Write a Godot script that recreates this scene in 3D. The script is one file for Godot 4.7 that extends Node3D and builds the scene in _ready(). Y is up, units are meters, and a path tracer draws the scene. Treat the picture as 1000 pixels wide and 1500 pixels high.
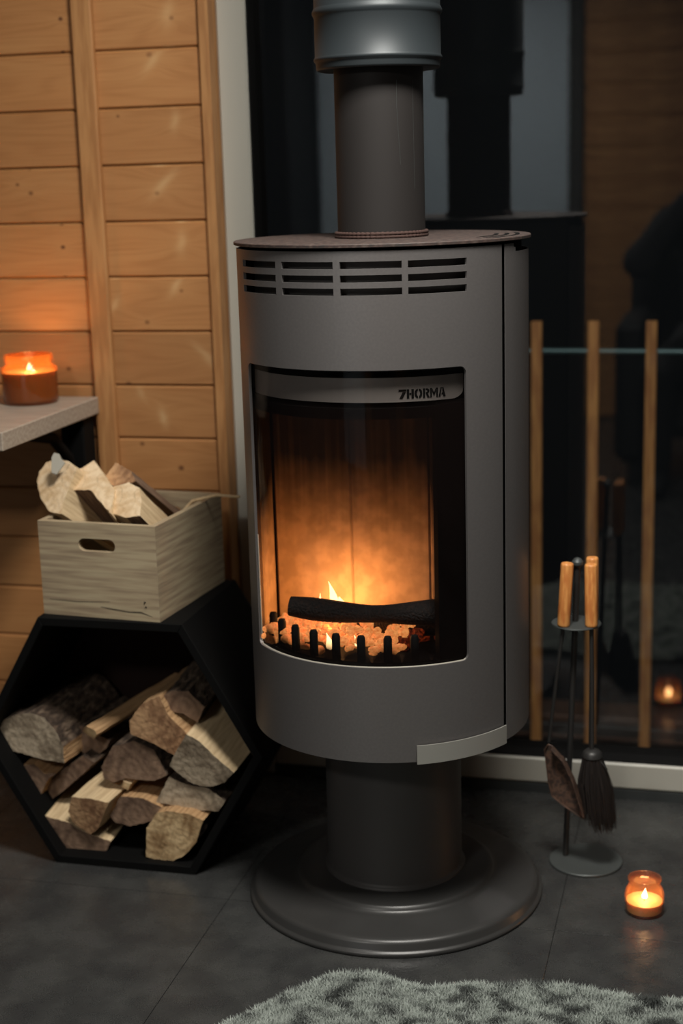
extends Node3D
# A wood stove in front of a night window in a timber cabin.

var rng := RandomNumberGenerator.new()
var used := {}

# ------------------------------------------------------------------ helpers
func numbered(called: String) -> String:
	if not used.has(called):
		used[called] = 0
		return called
	used[called] += 1
	return "%s_%03d" % [called, used[called]]

func thing(called: String, label: String, category: String, at := Vector3.ZERO, turn := 0.0, group := "") -> Node3D:
	var o := Node3D.new()
	o.name = numbered(called)
	add_child(o, true)
	o.position = at
	o.rotation.y = turn
	o.set_meta("label", label)
	o.set_meta("category", category)
	if group != "":
		o.set_meta("group", group)
	return o

func setting(called: String, label: String, category: String, at := Vector3.ZERO) -> Node3D:
	var o := thing(called, label, category, at)
	o.set_meta("kind", "structure")
	return o

func begin() -> SurfaceTool:
	var st := SurfaceTool.new()
	st.begin(Mesh.PRIMITIVE_TRIANGLES)
	return st

func part(called: String, st: SurfaceTool, m: Material, parent: Node3D, normals := true) -> MeshInstance3D:
	if normals:
		st.generate_normals()
	var mi := MeshInstance3D.new()
	mi.mesh = st.commit()
	mi.mesh.surface_set_material(0, m)
	mi.name = called
	mi.cast_shadow = GeometryInstance3D.SHADOW_CASTING_SETTING_ON
	parent.add_child(mi, true)
	return mi

func shared(called: String, mesh: Mesh, parent: Node3D, at := Vector3.ZERO) -> MeshInstance3D:
	var mi := MeshInstance3D.new()
	mi.mesh = mesh
	mi.name = called
	mi.position = at
	parent.add_child(mi, true)
	return mi

func vtx(st: SurfaceTool, p: Vector3, n: Vector3) -> void:
	var a := n.abs()
	if a.z >= a.x and a.z >= a.y:
		st.set_uv(Vector2(p.x, -p.y))
	elif a.y >= a.x:
		st.set_uv(Vector2(p.x, p.z))
	else:
		st.set_uv(Vector2(p.z, -p.y))
	st.add_vertex(p)

# a, b, c counterclockwise seen from outside
func tri(st: SurfaceTool, a: Vector3, b: Vector3, c: Vector3) -> void:
	var n := (b - a).cross(c - a)
	vtx(st, a, n)
	vtx(st, c, n)
	vtx(st, b, n)

func quad(st: SurfaceTool, a: Vector3, b: Vector3, c: Vector3, d: Vector3) -> void:
	tri(st, a, b, c)
	tri(st, a, c, d)

# a box with chamfered edges
func box(st: SurfaceTool, lo: Vector3, hi: Vector3, ch := 0.002) -> void:
	st.set_smooth_group(-1)
	var c := (lo + hi) / 2.0
	var h := (hi - lo) / 2.0
	ch = minf(ch, minf(h.x, minf(h.y, h.z)) * 0.6)
	for ax in 3:
		for s in [-1.0, 1.0]:
			var u := (ax + 1) % 3
			var v := (ax + 2) % 3
			var pts := []
			for k in [[-1, -1], [1, -1], [1, 1], [-1, 1]]:
				var p := Vector3.ZERO
				p[ax] = s * h[ax]
				p[u] = k[0] * (h[u] - ch)
				p[v] = k[1] * (h[v] - ch)
				pts.append(c + p)
			if s < 0:
				pts.reverse()
			quad(st, pts[0], pts[1], pts[2], pts[3])
	for ax in 3:
		var u := (ax + 1) % 3
		var v := (ax + 2) % 3
		for su in [-1.0, 1.0]:
			for sv in [-1.0, 1.0]:
				var q := []
				for e in [[-1, 0], [1, 0], [1, 1], [-1, 1]]:
					var p := Vector3.ZERO
					p[ax] = e[0] * (h[ax] - ch)
					p[u] = su * (h[u] - (0.0 if e[1] == 0 else ch))
					p[v] = sv * (h[v] - (ch if e[1] == 0 else 0.0))
					q.append(c + p)
				if su * sv < 0:
					q.reverse()
				quad(st, q[0], q[1], q[2], q[3])
	for sx in [-1.0, 1.0]:
		for sy in [-1.0, 1.0]:
			for sz in [-1.0, 1.0]:
				var a := c + Vector3(sx * h.x, sy * (h.y - ch), sz * (h.z - ch))
				var b := c + Vector3(sx * (h.x - ch), sy * h.y, sz * (h.z - ch))
				var d := c + Vector3(sx * (h.x - ch), sy * (h.y - ch), sz * h.z)
				if sx * sy * sz > 0:
					tri(st, a, b, d)
				else:
					tri(st, a, d, b)

func box_part(called: String, lo: Vector3, hi: Vector3, m: Material, parent: Node3D, ch := 0.002) -> MeshInstance3D:
	var st := begin()
	box(st, lo, hi, ch)
	return part(called, st, m, parent)

# turns a profile of (radius, height) around the y axis; profile runs so that the outside lies on the right hand going up
func lathe(st: SurfaceTool, prof: Array, segs := 48, c := Vector3.ZERO, a0 := 0.0, a1 := 360.0, sharp := 35.0) -> void:
	var grp := 0
	var l := 0.0
	for i in prof.size() - 1:
		var p: Vector2 = prof[i]
		var q: Vector2 = prof[i + 1]
		if i > 0:
			var o: Vector2 = prof[i - 1]
			if absf((p - o).angle_to(q - p)) > deg_to_rad(sharp):
				grp += 1
		st.set_smooth_group(grp)
		var l1 := l + p.distance_to(q)
		for k in segs:
			var t0 := deg_to_rad(lerpf(a0, a1, float(k) / segs))
			var t1 := deg_to_rad(lerpf(a0, a1, float(k + 1) / segs))
			if k == segs - 1 and a1 - a0 >= 360.0:
				t1 = deg_to_rad(a0)
			var A := c + Vector3(p.x * sin(t0), p.y, p.x * cos(t0))
			var B := c + Vector3(p.x * sin(t1), p.y, p.x * cos(t1))
			var C := c + Vector3(q.x * sin(t1), q.y, q.x * cos(t1))
			var D := c + Vector3(q.x * sin(t0), q.y, q.x * cos(t0))
			var u0 := float(k) / segs
			var u1 := float(k + 1) / segs
			if p.x > 1e-6:
				for e in [[A, u0, l], [C, u1, l1], [B, u1, l]]:
					st.set_uv(Vector2(e[1], e[2]))
					st.add_vertex(e[0])
			if q.x > 1e-6:
				for e in [[A, u0, l], [D, u0, l1], [C, u1, l1]]:
					st.set_uv(Vector2(e[1], e[2]))
					st.add_vertex(e[0])
		l = l1

func tube(st: SurfaceTool, pts: Array, radii: Variant, sides := 10) -> void:
	var rings := []
	var up := Vector3.UP
	for i in pts.size():
		var d: Vector3 = (pts[mini(i + 1, pts.size() - 1)] - pts[maxi(i - 1, 0)]).normalized()
		if absf(d.dot(up)) > 0.95:
			up = Vector3.RIGHT if absf(d.x) < 0.9 else Vector3.FORWARD
		var s := d.cross(up).normalized()
		up = s.cross(d).normalized()
		var r: float = radii[i] if radii is Array else radii
		var ring := []
		for k in sides:
			var a := TAU * k / sides
			ring.append(pts[i] + (s * cos(a) + up * sin(a)) * r)
		rings.append(ring)
	st.set_smooth_group(0)
	for i in rings.size() - 1:
		for k in sides:
			var k1 := (k + 1) % sides
			quad(st, rings[i][k], rings[i][k1], rings[i + 1][k1], rings[i + 1][k])
	st.set_smooth_group(-1)
	for k in range(1, sides - 1):
		tri(st, rings[0][0], rings[0][k + 1], rings[0][k])
		var e: int = rings.size() - 1
		tri(st, rings[e][0], rings[e][k], rings[e][k + 1])

func signed_area(poly: PackedVector2Array) -> float:
	var a := 0.0
	for i in poly.size():
		a += poly[i].cross(poly[(i + 1) % poly.size()])
	return a / 2.0

# a prism of a polygon in x, y from z0 (back) to z1 (front) with a small chamfer at the front
func prism(st: SurfaceTool, poly: PackedVector2Array, z0: float, z1: float, xf := Transform3D(), ch := 0.001) -> void:
	var n := poly.size()
	if signed_area(poly) < 0:
		poly.reverse()
	var inner := PackedVector2Array()
	for i in n:
		var a := (poly[i] - poly[(i + n - 1) % n]).normalized()
		var b := (poly[(i + 1) % n] - poly[i]).normalized()
		var na := Vector2(-a.y, a.x)
		var nb := Vector2(-b.y, b.x)
		var m := (na + nb).normalized()
		inner.append(poly[i] + m * ch / maxf(0.4, m.dot(na)))
	st.set_smooth_group(-1)
	var t := Geometry2D.triangulate_polygon(inner)
	for i in range(0, t.size(), 3):
		var q := [inner[t[i]], inner[t[i + 1]], inner[t[i + 2]]]
		if (q[1] - q[0]).cross(q[2] - q[0]) < 0:
			q.reverse()
		var f := q.map(func(p): return xf * Vector3(p.x, p.y, z1))
		var g := q.map(func(p): return xf * Vector3(p.x, p.y, z0))
		tri(st, f[0], f[1], f[2])
		tri(st, g[0], g[2], g[1])
	for i in n:
		var j := (i + 1) % n
		var a0 := xf * Vector3(poly[i].x, poly[i].y, z0 + ch)
		var b0 := xf * Vector3(poly[j].x, poly[j].y, z0 + ch)
		var a1 := xf * Vector3(poly[i].x, poly[i].y, z1 - ch)
		var b1 := xf * Vector3(poly[j].x, poly[j].y, z1 - ch)
		quad(st, a0, b0, b1, a1)
		quad(st, a1, b1, xf * Vector3(inner[j].x, inner[j].y, z1), xf * Vector3(inner[i].x, inner[i].y, z1))
		quad(st, xf * Vector3(inner[i].x, inner[i].y, z0), xf * Vector3(inner[j].x, inner[j].y, z0), b0, a0)

# a sheet with openings: for each u column, spans(u) gives the solid intervals [y0, y1, y0, y1 ...]; place(u, y, depth) maps to space
func sheet(st: SurfaceTool, us: Array, spans: Callable, place: Callable) -> void:
	var prev := []
	for i in us.size() - 1:
		var u0: float = us[i]
		var u1: float = us[i + 1]
		var e := (u1 - u0) * 0.001
		var A: Array = spans.call(u0 + e)
		var B: Array = spans.call(u1 - e)
		for k in range(0, mini(A.size(), B.size()), 2):
			var n0 := ceili(absf(A[k + 1] - A[k]) / 0.06)
			st.set_smooth_group(0)
			for j in n0:
				var f0 := float(j) / n0
				var f1 := float(j + 1) / n0
				var a0 := lerpf(A[k], A[k + 1], f0)
				var a1 := lerpf(A[k], A[k + 1], f1)
				var b0 := lerpf(B[k], B[k + 1], f0)
				var b1 := lerpf(B[k], B[k + 1], f1)
				quad(st, place.call(u0, a0, 0), place.call(u1, b0, 0), place.call(u1, b1, 0), place.call(u0, a1, 0))
			st.set_smooth_group(1)
			quad(st, place.call(u1, B[k], 1), place.call(u0, A[k], 1), place.call(u0, A[k + 1], 1), place.call(u1, B[k + 1], 1))
			st.set_smooth_group(-1)
			quad(st, place.call(u0, A[k + 1], 0), place.call(u1, B[k + 1], 0), place.call(u1, B[k + 1], 1), place.call(u0, A[k + 1], 1))
			quad(st, place.call(u0, A[k], 1), place.call(u1, B[k], 1), place.call(u1, B[k], 0), place.call(u0, A[k], 0))
		_edge(st, prev, A, u0, place)
		prev = B
	_edge(st, prev, [], us[us.size() - 1], place)

func _edge(st: SurfaceTool, L: Array, R: Array, u: float, place: Callable) -> void:
	var ys := L + R
	ys.sort()
	st.set_smooth_group(-1)
	for i in ys.size() - 1:
		var y0: float = ys[i]
		var y1: float = ys[i + 1]
		if y1 - y0 < 0.0008:
			continue
		var m := (y0 + y1) / 2.0
		var l := _solid(L, m)
		if l == _solid(R, m):
			continue
		var q := [place.call(u, y0, 0), place.call(u, y0, 1), place.call(u, y1, 1), place.call(u, y1, 0)]
		if not l:
			q.reverse()
		quad(st, q[0], q[1], q[2], q[3])

func _solid(s: Array, y: float) -> bool:
	for k in range(0, s.size(), 2):
		if y > s[k] and y < s[k + 1]:
			return true
	return false

# ------------------------------------------------------------------ materials
func paint(c: Color, rough := 0.6, metal := 0.0, spec := 0.5) -> StandardMaterial3D:
	var m := StandardMaterial3D.new()
	m.albedo_color = c
	m.roughness = rough
	m.metallic = metal
	m.metallic_specular = spec
	return m

func noise_tex(freq: float, octaves: int, colors: Array, offs: Array, w := 256, sd := 1, stretch := false, as_normal := false, bump := 4.0) -> NoiseTexture2D:
	var n := FastNoiseLite.new()
	n.seed = sd
	n.frequency = freq
	n.noise_type = FastNoiseLite.TYPE_SIMPLEX_SMOOTH
	n.fractal_octaves = octaves
	var t := NoiseTexture2D.new()
	t.width = w
	t.height = w
	t.seamless = true
	t.noise = n
	if as_normal:
		t.as_normal_map = true
		t.bump_strength = bump
	else:
		var g := Gradient.new()
		g.offsets = PackedFloat32Array(offs)
		g.colors = PackedColorArray(colors)
		t.color_ramp = g
	return t

func tri_mat(tex: Texture2D, scale: Vector3, rough := 0.7, world := true) -> StandardMaterial3D:
	var m := paint(Color.WHITE, rough)
	m.albedo_texture = tex
	m.uv1_triplanar = true
	m.uv1_world_triplanar = world
	m.uv1_scale = scale
	return m

func add_relief(m: StandardMaterial3D, freq: float, depth_cm: float, sd := 7, w := 256, oct := 4) -> void:
	m.heightmap_enabled = true
	m.heightmap_texture = noise_tex(freq, oct, [Color.BLACK, Color.WHITE], [0.0, 1.0], w, sd)
	m.heightmap_scale = depth_cm

# grain of one pine plank: length 0.85 m by 0.12 m, with knots at (u, v, size, darkness)
func plank_image(sd: int, knots: Array, tone: float) -> ImageTexture:
	var w := 640
	var h := 96
	var im := Image.create(w, h, false, Image.FORMAT_RGB8)
	var n := FastNoiseLite.new()
	n.seed = sd
	n.frequency = 0.011
	n.fractal_octaves = 2
	var f := FastNoiseLite.new()
	f.seed = sd + 50
	f.frequency = 0.06
	f.fractal_octaves = 3
	var base := Color(0.70, 0.49, 0.295) * tone
	var dark := Color(0.575, 0.37, 0.20) * tone
	var light := Color(0.765, 0.57, 0.365) * tone
	var knot := Color(0.30, 0.16, 0.08)
	for y in h:
		for x in w:
			var yy := float(y)
			var lift := 0.0
			for k in knots:
				var dx: float = x - k[0] * w
				var dy: float = y - k[1] * h
				var s: float = absf(k[2])
				var q := dx * dx / (s * s * 26.0) + dy * dy / (s * s * 9.0)
				yy += dy * 1.5 * exp(-q)
				lift += exp(-q * 0.8)
			var a := n.get_noise_2d(x * 0.20, yy * 1.35) * 0.5 + 0.5
			var ring := pow(absf(sin((yy * 0.045 + a * 4.2) * PI)), 3.0)
			var fine := f.get_noise_2d(x * 0.10, yy * 4.0)
			var c := base.lerp(dark, clampf(ring * 0.22 + fine * 0.22, 0, 1)).lerp(light, clampf((a - 0.55) * 0.8 - fine * 0.15, 0, 0.8))
			c = c.lerp(light, clampf(lift * 0.22, 0, 0.3))
			for k in knots:
				var dx: float = x - k[0] * w
				var dy: float = y - k[1] * h
				var s: float = k[2]
				if s < 0.0:
					c = c.lerp(Color(0.85, 0.71, 0.52) * tone, exp(-pow((dx + dy * sin(k[0] * 45.0) * 0.8 + a * 9.0 - 4.5) / (-s * 1.2), 2.0)) * exp(-dy * dy / (s * s * 8.0)) * k[3] * 0.75)
					continue
				var q := sqrt(dx * dx + dy * dy * 1.2) / s
				c = c.lerp(knot, clampf(1.35 - q, 0, 1) * k[3])
			im.set_pixel(x, y, c)
	return ImageTexture.create_from_image(im)

# rings of a cut log face
func end_image(sd: int, base: Color, dark: Color, cx: float, cy: float) -> ImageTexture:
	var s := 160
	var im := Image.create(s, s, false, Image.FORMAT_RGB8)
	var n := FastNoiseLite.new()
	n.seed = sd
	n.frequency = 0.02
	n.fractal_octaves = 4
	for y in s:
		for x in s:
			var p := Vector2(x - cx * s, y - cy * s)
			var a := n.get_noise_2d(x, y)
			var r := p.length() * 0.17 + a * 2.2
			var ring := pow(absf(sin(r)), 2.0)
			var saw := n.get_noise_2d(x * 6.0 + y * 2.0, y * 0.6) * 0.5 + 0.5
			var crack := clampf(1.0 - absf(sin(p.angle() * 6.0 + a * 2.0)) * 9.0, 0, 1) * clampf(p.length() / s - 0.12, 0, 1)
			var c := base.lerp(dark, clampf(ring * 0.30 + saw * 0.30 + (n.get_noise_2d(x * 0.5 + 99, y * 0.5)) * 0.75, 0, 1))
			c = c.lerp(dark * 0.5, clampf(crack * 1.3, 0, 0.8))
			im.set_pixel(x, y, c)
	return ImageTexture.create_from_image(im)

func glow(c: Color, e: float) -> StandardMaterial3D:
	var m := paint(c * 0.5, 0.9)
	m.emission_enabled = true
	m.emission = c
	m.emission_energy_multiplier = e
	return m

func omni(parent: Node3D, at: Vector3, c: Color, e: float, size := 0.01) -> void:
	var l := OmniLight3D.new()
	l.name = "flame_light"
	l.light_color = c
	l.light_energy = e
	l.light_size = size
	l.omni_range = 12.0
	l.omni_attenuation = 2.0
	l.shadow_enabled = true
	l.position = at
	parent.add_child(l, true)

var M := {}

func make_materials() -> void:
	# dark grey stove paint with a fine cast grain
	M.stove = paint(Color(0.49, 0.475, 0.468), 0.44, 0.55)
	M.stove.albedo_texture = noise_tex(0.09, 4, [Color(0.95, 0.95, 0.955), Color(1, 1, 1)], [0.2, 0.9], 256, 3)
	M.stove.uv1_triplanar = true
	M.stove.uv1_scale = Vector3(7, 7, 7)
	M.plate = paint(Color(0.50, 0.47, 0.45), 0.5, 0.3)
	M.stove_dark = paint(Color(0.30, 0.29, 0.285), 0.55, 0.3)
	M.base_paint = paint(Color(0.265, 0.262, 0.258), 0.42, 0.35)
	M.base_paint.roughness_texture = noise_tex(0.02, 4, [Color(0.75, 0.75, 0.75), Color.WHITE], [0.2, 0.8], 256, 9)
	M.base_paint.uv1_triplanar = true
	M.base_paint.uv1_scale = Vector3(2, 2, 2)
	M.pipe = paint(Color(0.165, 0.153, 0.148), 0.62, 0.1, 0.4)
	M.collar = paint(Color(0.17, 0.192, 0.203), 0.5, 0.2)
	M.rust = tri_mat(noise_tex(0.05, 5, [Color(0.21, 0.185, 0.175), Color(0.265, 0.20, 0.18), Color(0.34, 0.295, 0.27)], [0.3, 0.5, 0.8], 256, 21), Vector3(5, 5, 5), 0.65, false)
	M.rope = paint(Color(0.25, 0.17, 0.145), 0.85)
	M.black = paint(Color(0.030, 0.029, 0.028), 0.75, 0.0, 0.28)
	M.soot = paint(Color(0.05, 0.045, 0.04), 0.95, 0.0, 0.2)
	M.iron = tri_mat(noise_tex(0.04, 4, [Color(0.27, 0.215, 0.19), Color(0.46, 0.355, 0.295), Color(0.30, 0.245, 0.22)], [0.25, 0.5, 0.75], 256, 31), Vector3(4, 4, 4), 0.55, false)
	M.iron.metallic = 0.4
	M.steel = paint(Color(0.70, 0.69, 0.66), 0.34, 0.45)
	M.seal = paint(Color(0.62, 0.60, 0.55), 0.5)
	M.stand = paint(Color(0.29, 0.305, 0.30), 0.5, 0.3)
	M.rod = paint(Color(0.24, 0.235, 0.23), 0.45, 0.5)
	M.white = paint(Color(0.735, 0.725, 0.68), 0.45)
	M.rubber = paint(Color(0.05, 0.05, 0.05), 0.7, 0.0, 0.3)
	M.gasket = paint(Color(0.20, 0.215, 0.215), 0.7)
	M.glass = paint(Color(0.9, 0.95, 0.95, 0.0005), 0.0, 0.0, 0.42)
	M.glass.transparency = BaseMaterial3D.TRANSPARENCY_ALPHA
	M.door_glass = paint(Color(0.25, 0.2, 0.15, 0.001), 0.0, 0.0, 0.22)
	M.door_glass.transparency = BaseMaterial3D.TRANSPARENCY_ALPHA
	M.brick = tri_mat(noise_tex(0.03, 5, [Color(0.60, 0.51, 0.42), Color(0.68, 0.58, 0.48)], [0.3, 0.7], 256, 41), Vector3(3, 3, 3), 0.95, false)
	M.char = tri_mat(noise_tex(0.06, 4, [Color(0.05, 0.035, 0.03), Color(0.16, 0.10, 0.07)], [0.4, 0.8], 256, 43), Vector3(8, 8, 8), 0.95, false)
	add_relief(M.char, 0.08, 0.3)
	M.ash = paint(Color(0.3, 0.27, 0.25), 1.0)
	# slate floor tiles
	M.slate = tri_mat(noise_tex(0.012, 6, [Color(0.275, 0.277, 0.275), Color(0.302, 0.304, 0.30), Color(0.335, 0.337, 0.33)], [0.25, 0.5, 0.78], 512, 5), Vector3(1.3, 1.3, 1.3), 0.34)
	M.slate.roughness_texture = noise_tex(0.03, 5, [Color(0.62, 0.62, 0.62), Color.WHITE], [0.2, 0.8], 512, 6)
	M.slate.detail_enabled = true
	M.slate.detail_blend_mode = BaseMaterial3D.BLEND_MODE_MUL
	M.slate.detail_albedo = noise_tex(0.35, 3, [Color(0.60, 0.60, 0.60), Color(1.0, 1.0, 1.0)], [0.25, 0.75], 512, 8)
	M.slate.detail_uv_layer = BaseMaterial3D.DETAIL_UV_2
	M.slate.uv2_triplanar = true
	M.slate.uv2_world_triplanar = true
	M.slate.uv2_scale = Vector3(3.1, 3.1, 3.1)
	add_relief(M.slate, 0.15, 0.03, 12, 512, 4)
	M.grout = paint(Color(0.12, 0.12, 0.12), 0.95, 0.0, 0.2)
	# woods
	M.batten = tri_mat(noise_tex(0.02, 4, [Color(0.65, 0.45, 0.265), Color(0.725, 0.525, 0.325)], [0.3, 0.7], 256, 51), Vector3(9, 1.0, 9), 0.6)
	M.pine = tri_mat(noise_tex(0.02, 4, [Color(0.64, 0.44, 0.26), Color(0.80, 0.59, 0.37)], [0.3, 0.7], 256, 52), Vector3(1.0, 9, 1.0), 0.6)
	M.oak = tri_mat(noise_tex(0.02, 5, [Color(0.62, 0.56, 0.50), Color(0.69, 0.635, 0.57)], [0.3, 0.7], 512, 53), Vector3(0.8, 10.0, 10.0), 0.45)
	M.crate = tri_mat(noise_tex(0.014, 5, [Color(0.58, 0.505, 0.41), Color(0.665, 0.59, 0.475), Color(0.71, 0.645, 0.525)], [0.22, 0.5, 0.75], 512, 54), Vector3(0.6, 9.0, 0.6), 0.75, false)
	add_relief(M.crate, 0.03, 0.025, 55)
	M.handle = tri_mat(noise_tex(0.02, 4, [Color(0.82, 0.50, 0.26), Color(0.95, 0.67, 0.38)], [0.3, 0.7], 256, 57), Vector3(22, 3.0, 22), 0.42, false)
	M.slat = tri_mat(noise_tex(0.02, 4, [Color(0.60, 0.41, 0.23), Color(0.71, 0.52, 0.30)], [0.3, 0.7], 256, 58), Vector3(10, 1.2, 10), 0.7)
	M.bark = tri_mat(noise_tex(0.03, 5, [Color(0.19, 0.145, 0.11), Color(0.38, 0.31, 0.25), Color(0.52, 0.45, 0.38)], [0.3, 0.6, 0.85], 256, 61), Vector3(9, 9, 3), 0.95, false)
	add_relief(M.bark, 0.04, 0.5, 62)
	M.split = tri_mat(noise_tex(0.02, 5, [Color(0.62, 0.47, 0.32), Color(0.76, 0.61, 0.44)], [0.3, 0.7], 256, 63), Vector3(30, 30, 2.0), 0.8, false)
	add_relief(M.split, 0.03, 0.22, 64)
	M.split_pale = tri_mat(noise_tex(0.02, 5, [Color(0.76, 0.65, 0.50), Color(0.86, 0.76, 0.60)], [0.3, 0.7], 256, 65), Vector3(30, 30, 2.0), 0.8, false)
	M.split_dark = tri_mat(noise_tex(0.02, 5, [Color(0.25, 0.19, 0.145), Color(0.45, 0.35, 0.27)], [0.3, 0.7], 256, 66), Vector3(22, 22, 2.0), 0.85, false)
	add_relief(M.split_dark, 0.03, 0.25, 67)
	M.brown_bark = tri_mat(noise_tex(0.02, 5, [Color(0.36, 0.27, 0.21), Color(0.54, 0.43, 0.34)], [0.3, 0.7], 256, 68), Vector3(26, 26, 2.0), 0.85, false)
	add_relief(M.brown_bark, 0.03, 0.2, 69)
	M.wax = paint(Color(0.95, 0.80, 0.54), 0.5)
	M.wax.subsurf_scatter_enabled = true
	M.wax.subsurf_scatter_strength = 0.4
	M.wax.backlight_enabled = true
	M.wax.backlight = Color(0.32, 0.25, 0.15)
	M.amber = paint(Color(0.42, 0.20, 0.06, 0.52), 0.05)
	M.amber.transparency = BaseMaterial3D.TRANSPARENCY_ALPHA
	M.amber.backlight_enabled = true
	M.amber.backlight = Color(0.6, 0.38, 0.2)
	M.amber_pale = paint(Color(0.50, 0.25, 0.09, 0.20), 0.05)
	M.amber_pale.transparency = BaseMaterial3D.TRANSPARENCY_ALPHA
	M.amber_pale.backlight_enabled = true
	M.amber_pale.backlight = Color(0.4, 0.25, 0.14)
	M.wick = paint(Color(0.05, 0.04, 0.03), 0.9)
	M.cloth = paint(Color(0.13, 0.13, 0.14), 0.95)
	M.door_blue = paint(Color(0.80, 0.87, 0.92), 0.6)
	M.cabinet = paint(Color(0.06, 0.06, 0.065), 0.7)
	M.plaster = paint(Color(0.30, 0.295, 0.29), 0.9)

# ------------------------------------------------------------------ scene
func _ready() -> void:
	rng.seed = 20
	var cam := Camera3D.new()
	cam.name = "camera"
	cam.position = Vector3(0.5778, 1.3202, 3.0789)
	cam.rotation = Vector3(-0.2227, 0.2543, -0.0287)
	cam.near = 0.05
	cam.far = 60.0
	add_child(cam)
	cam.fov = 37.76
	cam.current = true
	var env := Environment.new()
	env.background_mode = Environment.BG_COLOR
	env.background_color = Color(0.022, 0.026, 0.030)
	env.tonemap_mode = Environment.TONE_MAPPER_LINEAR
	env.tonemap_exposure = 1.0
	env.sdfgi_enabled = true
	env.ssao_enabled = true
	env.ssil_enabled = true
	var we := WorldEnvironment.new()
	we.name = "world"
	we.environment = env
	var lens := CameraAttributesPhysical.new()
	lens.frustum_focal_length = 35.09
	lens.frustum_focus_distance = 2.42
	lens.exposure_aperture = 1.7
	we.camera_attributes = lens
	add_child(we)
	# the two flat square ceiling lamps of the room: over the rug, and at the back
	ceiling_lamp(Vector3(0.34, 2.50, 1.32), Color(1.0, 0.985, 0.955), 5.5, "flat square white lamp on the ceiling over the rug")
	ceiling_lamp(Vector3(-0.7, 2.50, 3.80), Color(1.0, 0.985, 0.955), 3.1, "flat square white lamp on the ceiling by the pale door")
	make_materials()
	room()
	window()
	outdoors()
	stove()
	fire()
	log_holder()
	crate()
	shelf_and_jar()
	tools()
	floor_candle()
	rug()
	photographer()

func ceiling_lamp(at: Vector3, c: Color, e: float, label: String) -> void:
	var t := thing("ceiling_lamp", label, "lamp", at, 0.0, "ceiling lamps")
	var body := paint(Color(0.8, 0.8, 0.78), 0.5)
	box_part("housing", Vector3(-0.25, -0.05, -0.25), Vector3(0.25, 0.0, 0.25), body, t, 0.006)
	box_part("diffuser", Vector3(-0.23, -0.058, -0.23), Vector3(0.23, -0.05, 0.23), glow(c, 1.2), t)
	var l := AreaLight3D.new()
	l.name = "lamp_light"
	l.area_size = Vector2(0.44, 0.44)
	l.area_normalize_energy = true
	l.light_color = c
	l.light_energy = e
	l.area_range = 12.0
	l.area_attenuation = 2.0
	l.shadow_enabled = true
	l.position = Vector3(0, -0.062, 0)
	l.rotation.x = -PI / 2
	t.add_child(l)

# ------------------------------------------------------------------ room
const RL := -2.4
const RR := 2.4
const RB := 5.0
const RH := 2.5

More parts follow.
